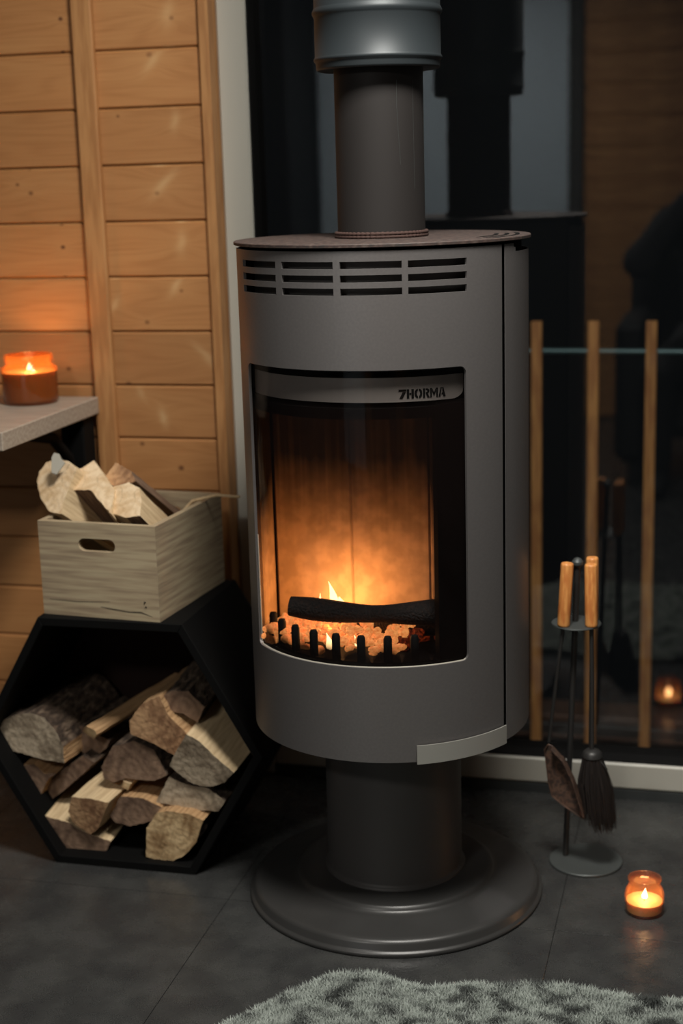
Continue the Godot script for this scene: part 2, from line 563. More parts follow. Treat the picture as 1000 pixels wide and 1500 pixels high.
func room() -> void:
	var fl := setting("floor", "dark slate grey stone tile floor", "floor")
	box_part("screed", Vector3(RL, -0.10, 0.0), Vector3(RR, -0.0012, RB), M.grout, fl)
	var st := begin()
	box(st, Vector3(-0.3033, -0.012, -0.3033), Vector3(0.3033, 0, 0.3033), 0.0001)
	st.generate_normals()
	var tile := st.commit()
	tile.surface_set_material(0, M.slate)
	var w := 0.608
	for i in range(-4, 5):
		for j in range(-1, 8):
			var x := 0.009 + w * i
			var z := 0.341 + w * j
			if x - 0.3 < RL or x + 0.3 > RR or z + 0.31 > RB or z - 0.3 < 0.02:
				continue
			shared("tile", tile, fl, Vector3(x, 0, z))
	# timber wall with the window: planks, battens and casing
	var wl := setting("wall_back", "pine plank wall with upright battens left of the window", "wall")
	box_part("backing", Vector3(RL, 0, -0.10), Vector3(-0.47, RH, 0.066), M.plaster, wl)
	box_part("backing", Vector3(RR - 0.1, 0, -0.10), Vector3(RR, RH, 0.066), M.plaster, wl)
	box_part("lintel", Vector3(-0.47, 2.28, -0.10), Vector3(RR - 0.1, RH, 0.066), M.pine, wl)
	# knots as (along, down, size, darkness); a negative size is a pale flare of grain
	var knots := {
		6: [[0.773, 0.10, 4.0, 0.6], [0.875, 0.55, 5.0, 0.7]],
		7: [[0.781, 0.13, -5.0, 0.5], [0.836, 0.60, -6.0, 0.8]],
		8: [[0.584, 0.69, 4.5, 0.6], [0.745, 0.97, 5.0, 0.6], [0.954, 0.43, -7.0, 0.7]],
		9: [[0.805, 0.82, 4.0, 0.5], [0.888, 0.15, -6.0, 0.7], [0.90, 0.25, 3.5, 0.35], [0.72, 0.5, -5.0, 0.6]],
		10: [[0.591, 0.43, 3.6, 0.9], [0.906, 0.38, -7.0, 0.6]],
		11: [[0.479, 0.28, 3.2, 0.6], [0.514, 0.44, 4.0, 0.6], [0.87, 0.33, -8.0, 0.7], [0.85, 0.5, 4.0, 0.3]],
		12: [[0.759, 0.13, 3.0, 0.5], [0.905, 0.25, -6.0, 0.6]],
		13: [[0.849, 0.10, 5.0, 0.35], [0.86, 0.2, -7.0, 0.6]],
		14: [[0.625, 0.41, 3.6, 0.9], [0.902, 0.40, -8.0, 0.5], [0.91, 0.5, 4.0, 0.35]],
	}
	var y := -0.036
	var k := 0
	while y < RH:
		var y1 := y + 0.1153
		var m := paint(Color.WHITE, 0.55)
		var kn: Array = knots.get(k, [[rng.randf_range(0.4, 0.95), rng.randf_range(0.25, 0.75), rng.randf_range(2.5, 4.0), 0.5]])
		m.albedo_texture = plank_image(100 + k, kn, rng.randf_range(0.93, 1.05))
		m.uv1_scale = Vector3(1.0 / 0.85, 1.0 / 0.1153, 1)
		m.uv1_offset = Vector3(1.30 / 0.85, y1 / 0.1153, 0)
		box_part("plank", Vector3(RL, maxf(y, 0) + 0.0010, 0.062), Vector3(-0.4665, minf(y1, RH) - 0.0010, 0.085), m, wl, 0.0035)
		y = y1
		k += 1
	for bx in [-0.739, -1.30, -1.86]:
		box_part("batten", Vector3(bx - 0.0005, 0, 0.085), Vector3(bx + 0.045, RH, 0.102), M.batten, wl, 0.003)
	box_part("casing", Vector3(-0.4665, 0, 0.03), Vector3(-0.4445, 2.30, 0.1), M.batten, wl, 0.003)
	# the other sides of the room
	box_part("wall_panel", Vector3(RL - 0.1, 0, -0.1), Vector3(RL, RH, RB), M.plaster, setting("wall_left", "pale plastered wall on the far left of the room", "wall"))
	box_part("wall_panel", Vector3(RR, 0, -0.1), Vector3(RR + 0.1, RH, RB), M.plaster, setting("wall_right", "pale plastered wall on the right side of the room", "wall"))
	box_part("panel", Vector3(RL - 0.1, RH, -0.1), Vector3(RR + 0.1, RH + 0.1, RB + 0.1), M.plaster, setting("ceiling", "pale plastered ceiling of the room", "ceiling"))
	var rear := setting("wall_front", "timber wall behind the camera seen mirrored in the window", "wall")
	box_part("backing", Vector3(RL - 0.1, 0, RB), Vector3(RR + 0.1, RH, RB + 0.1), M.plaster, rear)
	for i in 16:
		box_part("plank", Vector3(-0.16, i * 0.157 + 0.001, RB - 0.03), Vector3(RR, minf(i * 0.157 + 0.156, RH), RB), M.pine, rear, 0.006)
	var d := setting("door_1", "pale blue grey door mirrored in the window", "door", Vector3(-0.9, 0, RB))
	box_part("leaf", Vector3(-0.68, 0.02, -0.04), Vector3(0.66, 2.40, -0.002), M.door_blue, d, 0.004)
	box_part("jamb", Vector3(0.66, 0.0, -0.05), Vector3(0.735, 2.46, -0.002), M.plaster, d, 0.004)
	var cb := thing("wardrobe", "tall black wardrobe beside the pale door, seen only as darkness in the glass", "wardrobe", Vector3(-2.0, 0, RB - 0.32))
	box_part("body", Vector3(-0.39, 0.0, -0.26), Vector3(0.41, 2.3, 0.31), M.cabinet, cb, 0.004)
	for s in [-1, 1]:
		box_part("door", Vector3(0.01 + (s - 1) * 0.2 + 0.003, 0.06, -0.28), Vector3(0.01 + (s + 1) * 0.2 - 0.003, 2.28, -0.262), M.cabinet, cb, 0.003)

# ------------------------------------------------------------------ window
func window() -> void:
	var w := setting("window_1", "large fixed window with white frame and dark night glass", "window")
	for q in [[Vector3(-0.4445, 0.0, 0.0), Vector3(-0.3800, 2.28, 0.0)], [Vector3(2.2, 0.0, 0.0), Vector3(2.3, 2.28, 0.0)], [Vector3(-0.38, 2.2, 0.0), Vector3(2.2, 2.28, 0.0)], [Vector3(-0.38, 0.0235, 0.0), Vector3(2.2, 0.0825, 0.0)]]:
		box_part("frame", q[0] + Vector3(0, 0, 0.0062), q[1] + Vector3(0, 0, 0.0528), M.white, w, 0.005)
		box_part("outer_frame", q[0] + Vector3(0, 0, -0.05), q[1] + Vector3(0, 0, 0.0060), M.rubber, w, 0.003)
	box_part("gasket", Vector3(-0.3805, 0.086, 0.0062), Vector3(-0.3755, 2.2, 0.0490), M.rubber, w, 0.001)
	box_part("gasket", Vector3(-0.3755, 0.0820, 0.0062), Vector3(2.2, 0.0870, 0.0490), M.rubber, w, 0.001)
	box_part("threshold", Vector3(-0.4445, -0.02, -0.06), Vector3(2.3, 0.0235, 0.0500), M.gasket, w, 0.002)
	# double glazing: two panes with a gap
	box_part("pane", Vector3(-0.38, 0.0825, 0.002), Vector3(2.2, 2.2, 0.006), M.glass, w, 0.0005)
	box_part("pane", Vector3(-0.38, 0.0825, -0.012), Vector3(2.2, 2.2, -0.008), M.glass, w, 0.0005)

func outdoors() -> void:
	var dk := setting("deck_floor", "dark wooden deck outside the window", "deck", Vector3(0, -0.32, 0))
	for i in 9:
		box_part("board", Vector3(-2.6, -0.03, -0.26 - i * 0.145), Vector3(2.6, 0.0, -0.122 - i * 0.145), M.iron, dk, 0.003)
	var f := thing("deck_railing", "outdoor railing of slim upright timber slats behind the dark window", "railing", Vector3(0, 0, -1.0))
	for i in range(-5, 10):
		var x := 0.0800 + 0.153 * i
		box_part("slat", Vector3(x - 0.0145, -0.32, -0.011), Vector3(x + 0.0145, 0.913, 0.011), M.slat, f, 0.002)
	var rail := begin()
	tube(rail, [Vector3(-1.2, 0.838, -0.019), Vector3(1.7, 0.820, -0.019)], 0.008, 8)
	var steel := paint(Color(0.28, 0.38, 0.39), 0.4, 0.4)
	part("rail", rail, steel, f)
	box_part("rail", Vector3(-1.2, -0.275, -0.035), Vector3(1.7, -0.245, -0.011), M.rod, f)

# ------------------------------------------------------------------ stove
const SC := Vector3(0, 0, 0.5273)

func on_stove(t: float, y: float, r: float) -> Vector3:
	var a := deg_to_rad(t)
	return Vector3(r * sin(a), y, r * cos(a))

func steps(a: float, b: float, d: float, extra := []) -> Array:
	var s := []
	var n := ceili((b - a) / d)
	for i in n + 1:
		s.append(lerpf(a, b, float(i) / n))
	for e in extra:
		if e > a and e < b:
			s.append(e)
	s.sort()
	var o := [s[0]]
	for v in s:
		if v - o[o.size() - 1] > 0.02:
			o.append(v)
	return o

const WT0 := -54.0
const WT1 := 44.2
const WY0 := 0.5165
const WY1 := 1.0125

func window_y(t: float) -> Array:
	var rc := 2.6
	var dy := 0.011
	var e := minf(t - WT0, WT1 - t)
	if e <= 0:
		return []
	var cut := 0.0
	if e < rc:
		var q := 1.0 - e / rc
		cut = dy * (1.0 - sqrt(maxf(0, 1.0 - q * q)))
	return [WY0 + cut, WY1 - cut]

func stove() -> void:
	var s := thing("wood_stove", "tall round grey wood stove with curved glass door and fire inside", "stove", SC)
	# base disc and pedestal
	var st := begin()
	lathe(st, [Vector2(0.0, 0.0), Vector2(0.2735, 0.0), Vector2(0.2755, 0.002), Vector2(0.2755, 0.0055), Vector2(0.274, 0.0085), Vector2(0.2705, 0.0095), Vector2(0.2690, 0.012), Vector2(0.2665, 0.0215), Vector2(0.2640, 0.0255), Vector2(0.2590, 0.0280), Vector2(0.250, 0.0292), Vector2(0.195, 0.0385), Vector2(0.187, 0.0405), Vector2(0.1845, 0.0435), Vector2(0.1820, 0.0485), Vector2(0.1780, 0.0500), Vector2(0.1720, 0.0500), Vector2(0.1420, 0.0520), Vector2(0.12, 0.0520)], 96, Vector3.ZERO, 0, 360, 60)
	part("base_plate", st, M.base_paint, s)
	st = begin()
	lathe(st, [Vector2(0.1315, 0.0500), Vector2(0.1315, 0.0535), Vector2(0.1295, 0.0565), Vector2(0.1270, 0.0580), Vector2(0.1255, 0.0620), Vector2(0.1255, 0.352)], 72, Vector3.ZERO, 0, 360, 60)
	part("pedestal", st, M.stove_dark, s)
	# body: bottom, back shell, side panel
	st = begin()
	lathe(st, [Vector2(0.02, 0.352), Vector2(0.2475, 0.352), Vector2(0.2475, 0.358), Vector2(0.02, 0.358)], 72)
	part("body_bottom", st, M.stove_dark, s)
	st = begin()
	sheet(st, steps(117.0, 285.0, 4.0), func(_t): return [0.352, 1.2], func(t, y, d): return on_stove(t, y, 0.248 - d * 0.004))
	part("back_shell", st, M.stove_dark, s)
	st = begin()
	sheet(st, steps(65.3, 116.5, 2.5, [72.0, 73.5]), func(t): return [0.349, 1.2005 if t < 72.0 else (1.187 if t > 73.5 else 1.194)], func(t, y, d): return on_stove(t, y, 0.2505 - d * 0.0012))
	part("side_panel", st, M.stove, s)
	st = begin()
	sheet(st, steps(57, 114.0, 3.0), func(_t): return [0.36, 1.2045], func(t, y, d): return on_stove(t, y, 0.2385 - d * 0.002))
	part("side_lining", st, M.soot, s)
	# top plate with slots at its right end
	st = begin()
	lathe(st, [Vector2(0.0, 1.2052), Vector2(0.2535, 1.2052), Vector2(0.2547, 1.2062), Vector2(0.2547, 1.2100), Vector2(0.2537, 1.2111), Vector2(0.0, 1.2111)], 96)
	part("top_plate", st, M.rust, s)
	for k in 3:
		st = begin()
		var r := 0.236 - k * 0.018
		sheet(st, steps(62.0 + k * 2, 108.0 - k * 2, 3.0), func(_t): return [0.0, 0.0006], func(t, y, d): return on_stove(t, 1.2109 + y, r - d * 0.007))
		part("slot", st, M.black, s)
	# curved front door with vent slots and the window
	var cols := [[-55.3, -30.7], [-27.5, -5.4], [-2.8, 19.7], [21.9, 45.0]]
	var rows := [[1.1312, 1.1424], [1.1516, 1.1628], [1.1727, 1.1839]]
	var extra := []
	for c in cols:
		extra += c
	for q in [0.0, 0.1, 0.3, 0.7, 1.2, 1.8, 2.6]:
		extra += [WT0 + q, WT1 - q]
	var spans := func(t: float) -> Array:
		var a := [0.349]
		a += window_y(t)
		for c in cols:
			if t > c[0] and t < c[1]:
				for r in rows:
					a += r
		a.append(1.2003)
		return a
	st = begin()
	sheet(st, steps(-74.0, 63.2, 1.6, extra), spans, func(t, y, d): return on_stove(t, y, 0.2505 - d * 0.005))
	var door := part("door", st, M.stove, s)
	# inner rim of the door window
	st = begin()
	sheet(st, steps(-58.0, 48.2, 2.0), func(t): return [1.0075, 1.19] , func(t, y, d): return on_stove(t, y, 0.228 - d * 0.003))
	part("air_baffle", st, M.stove_dark, s)
	# seal of the glass along the foot and the left edge
	st = begin()
	tube(st, steps(-54.5, 44.5, 2.0).map(func(t): return on_stove(t, WY0 - 0.0005 + (0.004 if t < -53.5 or t > 43.6 else 0.0), 0.2462)), 0.0018, 8)
	tube(st, [on_stove(-53.6, WY0 + 0.004, 0.2462), on_stove(-53.6, WY1 - 0.3, 0.2462)], 0.0013, 8)
	part("glass_seal", st, M.seal, door)
	# glass and the soot on its inside
	st = begin()
	sheet(st, steps(-60.0, 49.0, 2.0), func(_t): return [0.500, 1.028], func(t, y, d): return on_stove(t, y, 0.2445 - d * 0.004))
	part("door_glass", st, M.door_glass, door)
	st = begin()
	var th := steps(-59.0, 48.0, 2.0)
	st.set_smooth_group(0)
	for i in th.size() - 1:
		var u0: float = (th[i] + 59.0) / 107.0
		var u1: float = (th[i + 1] + 59.0) / 107.0
		var a := on_stove(th[i], 0.502, 0.2400)
		var b := on_stove(th[i + 1], 0.502, 0.2400)
		var up := Vector3(0, 0.524, 0)
		for e in [[a, u0, 1], [b + up, u1, 0], [b, u1, 1], [a, u0, 1], [a + up, u0, 0], [b + up, u1, 0]]:
			st.set_uv(Vector2(e[1], e[2]))
			st.add_vertex(e[0])
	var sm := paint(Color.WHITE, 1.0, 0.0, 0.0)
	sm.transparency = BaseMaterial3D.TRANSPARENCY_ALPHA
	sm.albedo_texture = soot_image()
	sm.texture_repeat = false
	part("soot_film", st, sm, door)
	# name plate behind the glass
	st = begin()
	sheet(st, steps(-58.0, 45.6, 1.5, [45.2, 44.0, 42.8, 44.8]), func(t): return [0.9588 + (0.0 if t < 40.0 else 0.016 * (1.0 - sqrt(maxf(0.0, 1.0 - pow((t - 40.0) / 5.6, 2))))), 0.9985], func(t, y, d): return on_stove(t, y, 0.2345 - d * 0.002))
	var plate := part("name_plate", st, M.plate, s)
	lettering(plate)
	# stainless handle strip at the foot of the door
	st = begin()
	sheet(st, steps(21.9, 63.4, 1.5), func(t): return [0.3462 , 0.3795], func(t, y, d): return on_stove(t, y, 0.2560 - d * 0.0022))
	part("handle", st, M.steel, door)
	# firebox: floor, back and side stones, posts
	var fb := Vector3(0, 0, 0)
	st = begin()
	lathe(st, [Vector2(0.0, 0.500), Vector2(0.2385, 0.500), Vector2(0.2385, 0.508), Vector2(0.0, 0.508)], 64)
	part("firebox_floor", st, M.soot, s)
	for i in 3:
		box_part("fire_brick", Vector3(-0.22 + i * 0.1455, 0.508, -0.055), Vector3(-0.22 + i * 0.1455 + 0.1450, 0.93, -0.03), M.brick, s, 0.003)
	for sx in [-1, 1]:
		box_part("fire_brick", Vector3(sx * 0.232 - 0.010, 0.508, -0.028), Vector3(sx * 0.232 + 0.010 , 0.93, 0.042), M.brick, s, 0.003)
	st = begin()
	lathe(st, [Vector2(0.0, 0.932), Vector2(0.2385, 0.932), Vector2(0.2385, 0.950), Vector2(0.0, 0.950)], 64)
	part("firebox_roof", st, M.soot, s)
	for q in [[33.4, 62.0]]:
		st = begin()
		sheet(st, steps(q[0], q[1], 2.0), func(_t): return [0.508, 0.957], func(t, y, d): return on_stove(t, y, 0.2320 - d * 0.018))
		part("firebox_post", st, M.soot, s)
	# log guard: a low row of stubby posts
	st = begin()
	sheet(st, steps(-66.0, 48.0, 3.0), func(_t): return [0.508, 0.5165], func(t, y, d): return on_stove(t, y, 0.222 - d * 0.012))
	var guard := part("log_guard", st, M.black, s)
	for t in [-61.0, -48.5, -36.5, -24.5, -12.5, -0.5, 11.5, 23.5]:
		st = begin()
		lathe(st, [Vector2(0.0075, 0.515), Vector2(0.0075, 0.556), Vector2(0.0055, 0.561), Vector2(0.0, 0.562)], 12, on_stove(t, 0, 0.216))
		part("guard_post", st, M.black, guard)
	# flue pipe with its seal ring
	var fp := thing("flue_pipe", "dark matt stove pipe rising from the stove top into the grey collar", "stove pipe", SC + Vector3(0, 1.2111, 0))
	st = begin()
	lathe(st, [Vector2(0.075, 0.002), Vector2(0.075, 0.45)], 64)
	part("pipe", st, M.pipe, fp)
	st = begin()
	for k in 2:
		var ring := []
		var rr := []
		for i in 193:
			var a := TAU * i / 192.0
			var w := 0.0004 * sin(i * 2.1)
			ring.append(Vector3((0.0775 + w) * sin(a), 0.0028 + k * 0.0052, (0.0775 + w) * cos(a)))
			rr.append(0.0030 + 0.0006 * sin(i * 1.9))
		tube(st, ring, rr, 8)
	part("rope_seal", st, M.rope, fp)
	st = begin()
	tube(st, [on_stove(36.0, 0.255, 0.0752), on_stove(35.5, 0.215, 0.0752), on_stove(37.0, 0.175, 0.0752), on_stove(39.5, 0.120, 0.0752)], 0.00028, 5)
	tube(st, [on_stove(61.0, 0.255, 0.0752), on_stove(62.0, 0.080, 0.0752)], 0.00016, 5)
	part("scratch", st, M.stand, fp)
	var fc := thing("flue_collar", "wide blue-grey insulated flue section with rolled beads above the pipe", "flue", SC + Vector3(0, 1.4865, 0))
	st = begin()
	var prof := [Vector2(0.076, 0.004), Vector2(0.1000, 0.0), Vector2(0.1030, 0.001), Vector2(0.1040, 0.004), Vector2(0.1040, 0.010), Vector2(0.1048, 0.013), Vector2(0.1072, 0.0155), Vector2(0.1080, 0.018), Vector2(0.1072, 0.0205), Vector2(0.1055, 0.0225), Vector2(0.1052, 0.0840), Vector2(0.1065, 0.0868), Vector2(0.1085, 0.0905), Vector2(0.1085, 0.0945), Vector2(0.1065, 0.0985), Vector2(0.1052, 0.101), Vector2(0.1052, RH - 1.4865)]
	lathe(st, prof, 72, Vector3.ZERO, 0, 360, 60)
	part("collar", st, M.collar, fc)

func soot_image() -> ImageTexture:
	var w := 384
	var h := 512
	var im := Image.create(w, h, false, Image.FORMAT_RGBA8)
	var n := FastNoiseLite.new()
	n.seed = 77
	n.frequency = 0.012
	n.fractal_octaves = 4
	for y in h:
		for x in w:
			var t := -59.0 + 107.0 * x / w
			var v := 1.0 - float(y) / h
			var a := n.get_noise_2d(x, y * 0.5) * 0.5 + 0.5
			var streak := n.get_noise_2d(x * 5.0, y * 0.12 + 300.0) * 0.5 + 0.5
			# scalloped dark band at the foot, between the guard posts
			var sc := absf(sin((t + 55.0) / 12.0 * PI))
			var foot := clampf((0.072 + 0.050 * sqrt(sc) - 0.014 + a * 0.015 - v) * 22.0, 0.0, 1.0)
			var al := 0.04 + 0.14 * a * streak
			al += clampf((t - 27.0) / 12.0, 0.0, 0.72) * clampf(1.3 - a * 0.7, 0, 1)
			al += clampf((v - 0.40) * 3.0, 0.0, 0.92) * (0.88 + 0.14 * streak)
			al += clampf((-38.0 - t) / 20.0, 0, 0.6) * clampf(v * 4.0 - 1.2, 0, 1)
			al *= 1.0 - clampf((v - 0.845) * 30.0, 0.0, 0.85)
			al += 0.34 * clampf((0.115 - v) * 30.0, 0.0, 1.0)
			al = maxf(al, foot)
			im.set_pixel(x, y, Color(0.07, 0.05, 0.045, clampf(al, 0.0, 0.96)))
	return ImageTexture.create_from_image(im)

func lettering(plate: Node3D) -> void:
	# stencilled capitals, each a few polygons in units of the cap height
	var glyphs := [
		[[0, 1, 0.84, 1, 0.84, 0.76, 0, 0.76, 0.06, 0.88], [0.46, 0.72, 0.82, 0.72, 0.44, 0, 0.10, 0]],
		[[0, 1, 0.26, 1, 0.26, 0, 0, 0], [0.50, 1, 0.76, 1, 0.76, 0, 0.50, 0], [0.28, 0.60, 0.48, 0.60, 0.48, 0.38, 0.28, 0.38]],
		[[0.38, 1, 0.20, 0.95, 0.04, 0.76, 0, 0.5, 0.04, 0.24, 0.20, 0.05, 0.38, 0, 0.38, 0.22, 0.29, 0.30, 0.25, 0.5, 0.29, 0.70, 0.38, 0.78], [0.48, 1, 0.66, 0.95, 0.82, 0.76, 0.86, 0.5, 0.82, 0.24, 0.66, 0.05, 0.48, 0, 0.48, 0.22, 0.57, 0.30, 0.61, 0.5, 0.57, 0.70, 0.48, 0.78]],
		[[0, 1, 0.24, 1, 0.24, 0, 0, 0], [0.30, 1, 0.56, 0.97, 0.72, 0.82, 0.70, 0.58, 0.54, 0.46, 0.76, 0, 0.50, 0, 0.32, 0.40, 0.30, 0.58, 0.44, 0.62, 0.48, 0.72, 0.42, 0.80, 0.30, 0.80]],
		[[0, 0, 0.20, 0, 0.20, 1, 0, 1], [0.23, 1, 0.44, 0.50, 0.65, 1, 0.65, 0.56, 0.44, 0.10, 0.23, 0.56], [0.68, 0, 0.88, 0, 0.88, 1, 0.68, 1]],
		[[0, 0, 0.22, 0, 0.40, 1, 0.26, 1], [0.44, 1, 0.58, 1, 0.84, 0, 0.56, 0, 0.52, 0.22, 0.34, 0.22, 0.38, 0.42, 0.48, 0.42]],
	]
	var adv := [0.90, 0.82, 0.92, 0.80, 0.94, 0.84]
	var cap := 0.0152
	var pen := 0.0
	var st := begin()
	st.set_smooth_group(-1)
	for g in glyphs.size():
		for flat in glyphs[g]:
			var poly := PackedVector2Array()
			for i in range(0, flat.size(), 2):
				poly.append(Vector2(pen + flat[i], flat[i + 1]))
			var t := Geometry2D.triangulate_polygon(poly)
			for i in range(0, t.size(), 3):
				var q := [poly[t[i]], poly[t[i + 1]], poly[t[i + 2]]]
				if (q[1] - q[0]).cross(q[2] - q[0]) < 0:
					q.reverse()
				var p := q.map(func(c): return on_stove(17.9 + rad_to_deg(c.x * cap * 1.0 / 0.2345), 0.9640 + c.y * cap, 0.2351))
				tri(st, p[0], p[1], p[2])
		pen += adv[g]
	part("lettering", st, M.black, plate)

# ------------------------------------------------------------------ fire
func flame_mesh(st: SurfaceTool, c: Vector3, h: float, r: float, lean: Vector3) -> void:
	var pts := []
	var rad := []
	for i in 11:
		var f := i / 10.0
		pts.append(c + Vector3(0, h * f, 0) + lean * f * f)
		rad.append(maxf(0.0004, r * sin(pow(f, 0.55) * PI * 0.96 + 0.12) * (1.0 - f * 0.35)))
	tube(st, pts, rad, 12)

func lump(st: SurfaceTool, c: Vector3, r: float, sd: int) -> void:
	var n := FastNoiseLite.new()
	n.seed = sd
	n.frequency = 0.9
	var sq := Vector3(rng.randf_range(0.8, 1.4), rng.randf_range(0.6, 1.0), rng.randf_range(0.8, 1.2))
	st.set_smooth_group(-1)
	var rows := 5
	var colsn := 8
	var p := func(i: int, k: int) -> Vector3:
		var th := PI * i / rows
		var ph := TAU * (k % colsn) / colsn
		var d := Vector3(sin(th) * cos(ph), cos(th), sin(th) * sin(ph))
		return c + d * sq * r * (1.0 + 0.35 * n.get_noise_3dv(d * 1.7))
	for i in rows:
		for k in colsn:
			if i < rows - 1:
				tri(st, p.call(i, k), p.call(i + 1, k + 1), p.call(i + 1, k))
			if i > 0:
				tri(st, p.call(i, k), p.call(i, k + 1), p.call(i + 1, k + 1))

func fire() -> void:
	var f := thing("fire", "orange fire with small flames and glowing embers behind the curved glass", "fire", SC + Vector3(0, 0.508, 0))
	var hot := Color(1.0, 0.67, 0.37)
	# ember bed
	var st := begin()
	for i in 260:
		var x := rng.randf_range(-0.200, 0.055)
		lump(st, Vector3(x, rng.randf_range(0.006, 0.040), rng.randf_range(0.05, 0.190) * (1.0 - absf(x) * 1.2)), rng.randf_range(0.005, 0.010), i)
	var em := glow(Color(1.0, 0.38, 0.09), 0.85)
	em.emission_texture = noise_tex(0.05, 3, [Color(0.78, 0.45, 0.22), Color(0.88, 0.55, 0.29), Color(0.96, 0.66, 0.38)], [0.25, 0.5, 0.8], 256, 91)
	em.emission = Color.BLACK
	em.uv1_triplanar = true
	em.uv1_scale = Vector3(9, 9, 9)
	var bed := part("ember_bed", st, em, f)
	bed.set_meta("kind", "stuff")
	st = begin()
	for i in 40:
		var x := rng.randf_range(0.03, 0.19)
		lump(st, Vector3(x, rng.randf_range(0.004, 0.024), rng.randf_range(0.02, 0.15) * (1.0 - absf(x) * 1.2)), rng.randf_range(0.008, 0.015), 200 + i)
	var dim := glow(Color(0.55, 0.16, 0.05), 0.30)
	dim.emission_texture = noise_tex(0.05, 3, [Color(0.02, 0.005, 0.0), Color(0.5, 0.14, 0.03), Color(0.9, 0.35, 0.12)], [0.35, 0.6, 0.85], 256, 92)
	dim.emission = Color.BLACK
	dim.uv1_triplanar = true
	dim.uv1_scale = Vector3(9, 9, 9)
	var ashes := part("dying_embers", st, dim, f)
	ashes.set_meta("kind", "stuff")
	var fm := glow(Color(1.0, 0.80, 0.55), 3.0)
	var flames := [[Vector3(-0.072, 0.070, 0.118), 0.048, 0.0085, Vector3(-0.010, 0, 0.0)], [Vector3(-0.100, 0.072, 0.112), 0.022, 0.003, Vector3(0.001, 0, 0)], [Vector3(-0.067, 0.012, 0.175), 0.030, 0.0075, Vector3(-0.006, 0, 0)], [Vector3(-0.018, 0.020, 0.175), 0.020, 0.0055, Vector3(-0.006, 0, 0)], [Vector3(-0.098, 0.014, 0.165), 0.020, 0.003, Vector3(0.0, 0, 0)], [Vector3(-0.080, 0.028, 0.040), 0.040, 0.022, Vector3(-0.004, 0, 0)]]
	for q in flames:
		st = begin()
		flame_mesh(st, q[0], q[1], q[2], q[3])
		part("flame", st, fm, f)
	omni(f, Vector3(-0.074, 0.090, 0.118), hot, 0.004, 0.008)
	omni(f, Vector3(-0.080, 0.050, 0.040), hot, 0.030, 0.012)
	omni(f, Vector3(-0.080, 0.040, 0.120), Color(1.0, 0.66, 0.36), 0.012, 0.015)
	# logs in the fire
	var lg := [["charred log lying across the front of the fire", Vector3(-0.145, 0.586, 0.672), Vector3(0.145, 0.590, 0.668), 0.0215], ["charred log at the back of the fire resting low in the embers", Vector3(-0.01, 0.545, 0.60), Vector3(0.19, 0.548, 0.585), 0.024]]
	for q in lg:
		st = begin()
		var pts := []
		var rad := []
		for i in 15:
			var e := i / 14.0
			pts.append(q[1].lerp(q[2], e) + Vector3(0, -0.010 * sin(e * PI), 0) - q[1])
			rad.append(q[3] * (0.80 + 0.14 * sin(e * 9.0) + 0.10 * e))
		tube(st, pts, rad, 14)
		var t := thing("burning_log", q[0], "log", q[1], 0, "logs burning in the stove")
		part("charred_wood", st, M.char, t)

# ------------------------------------------------------------------ firewood
var ends := []

func read_poly(s: String) -> PackedVector2Array:
	var p := PackedVector2Array()
	for w in s.split(" "):
		var q := w.split(",")
		p.append(Vector2(q[0].to_float(), q[1].to_float()) * 0.001)
	return p

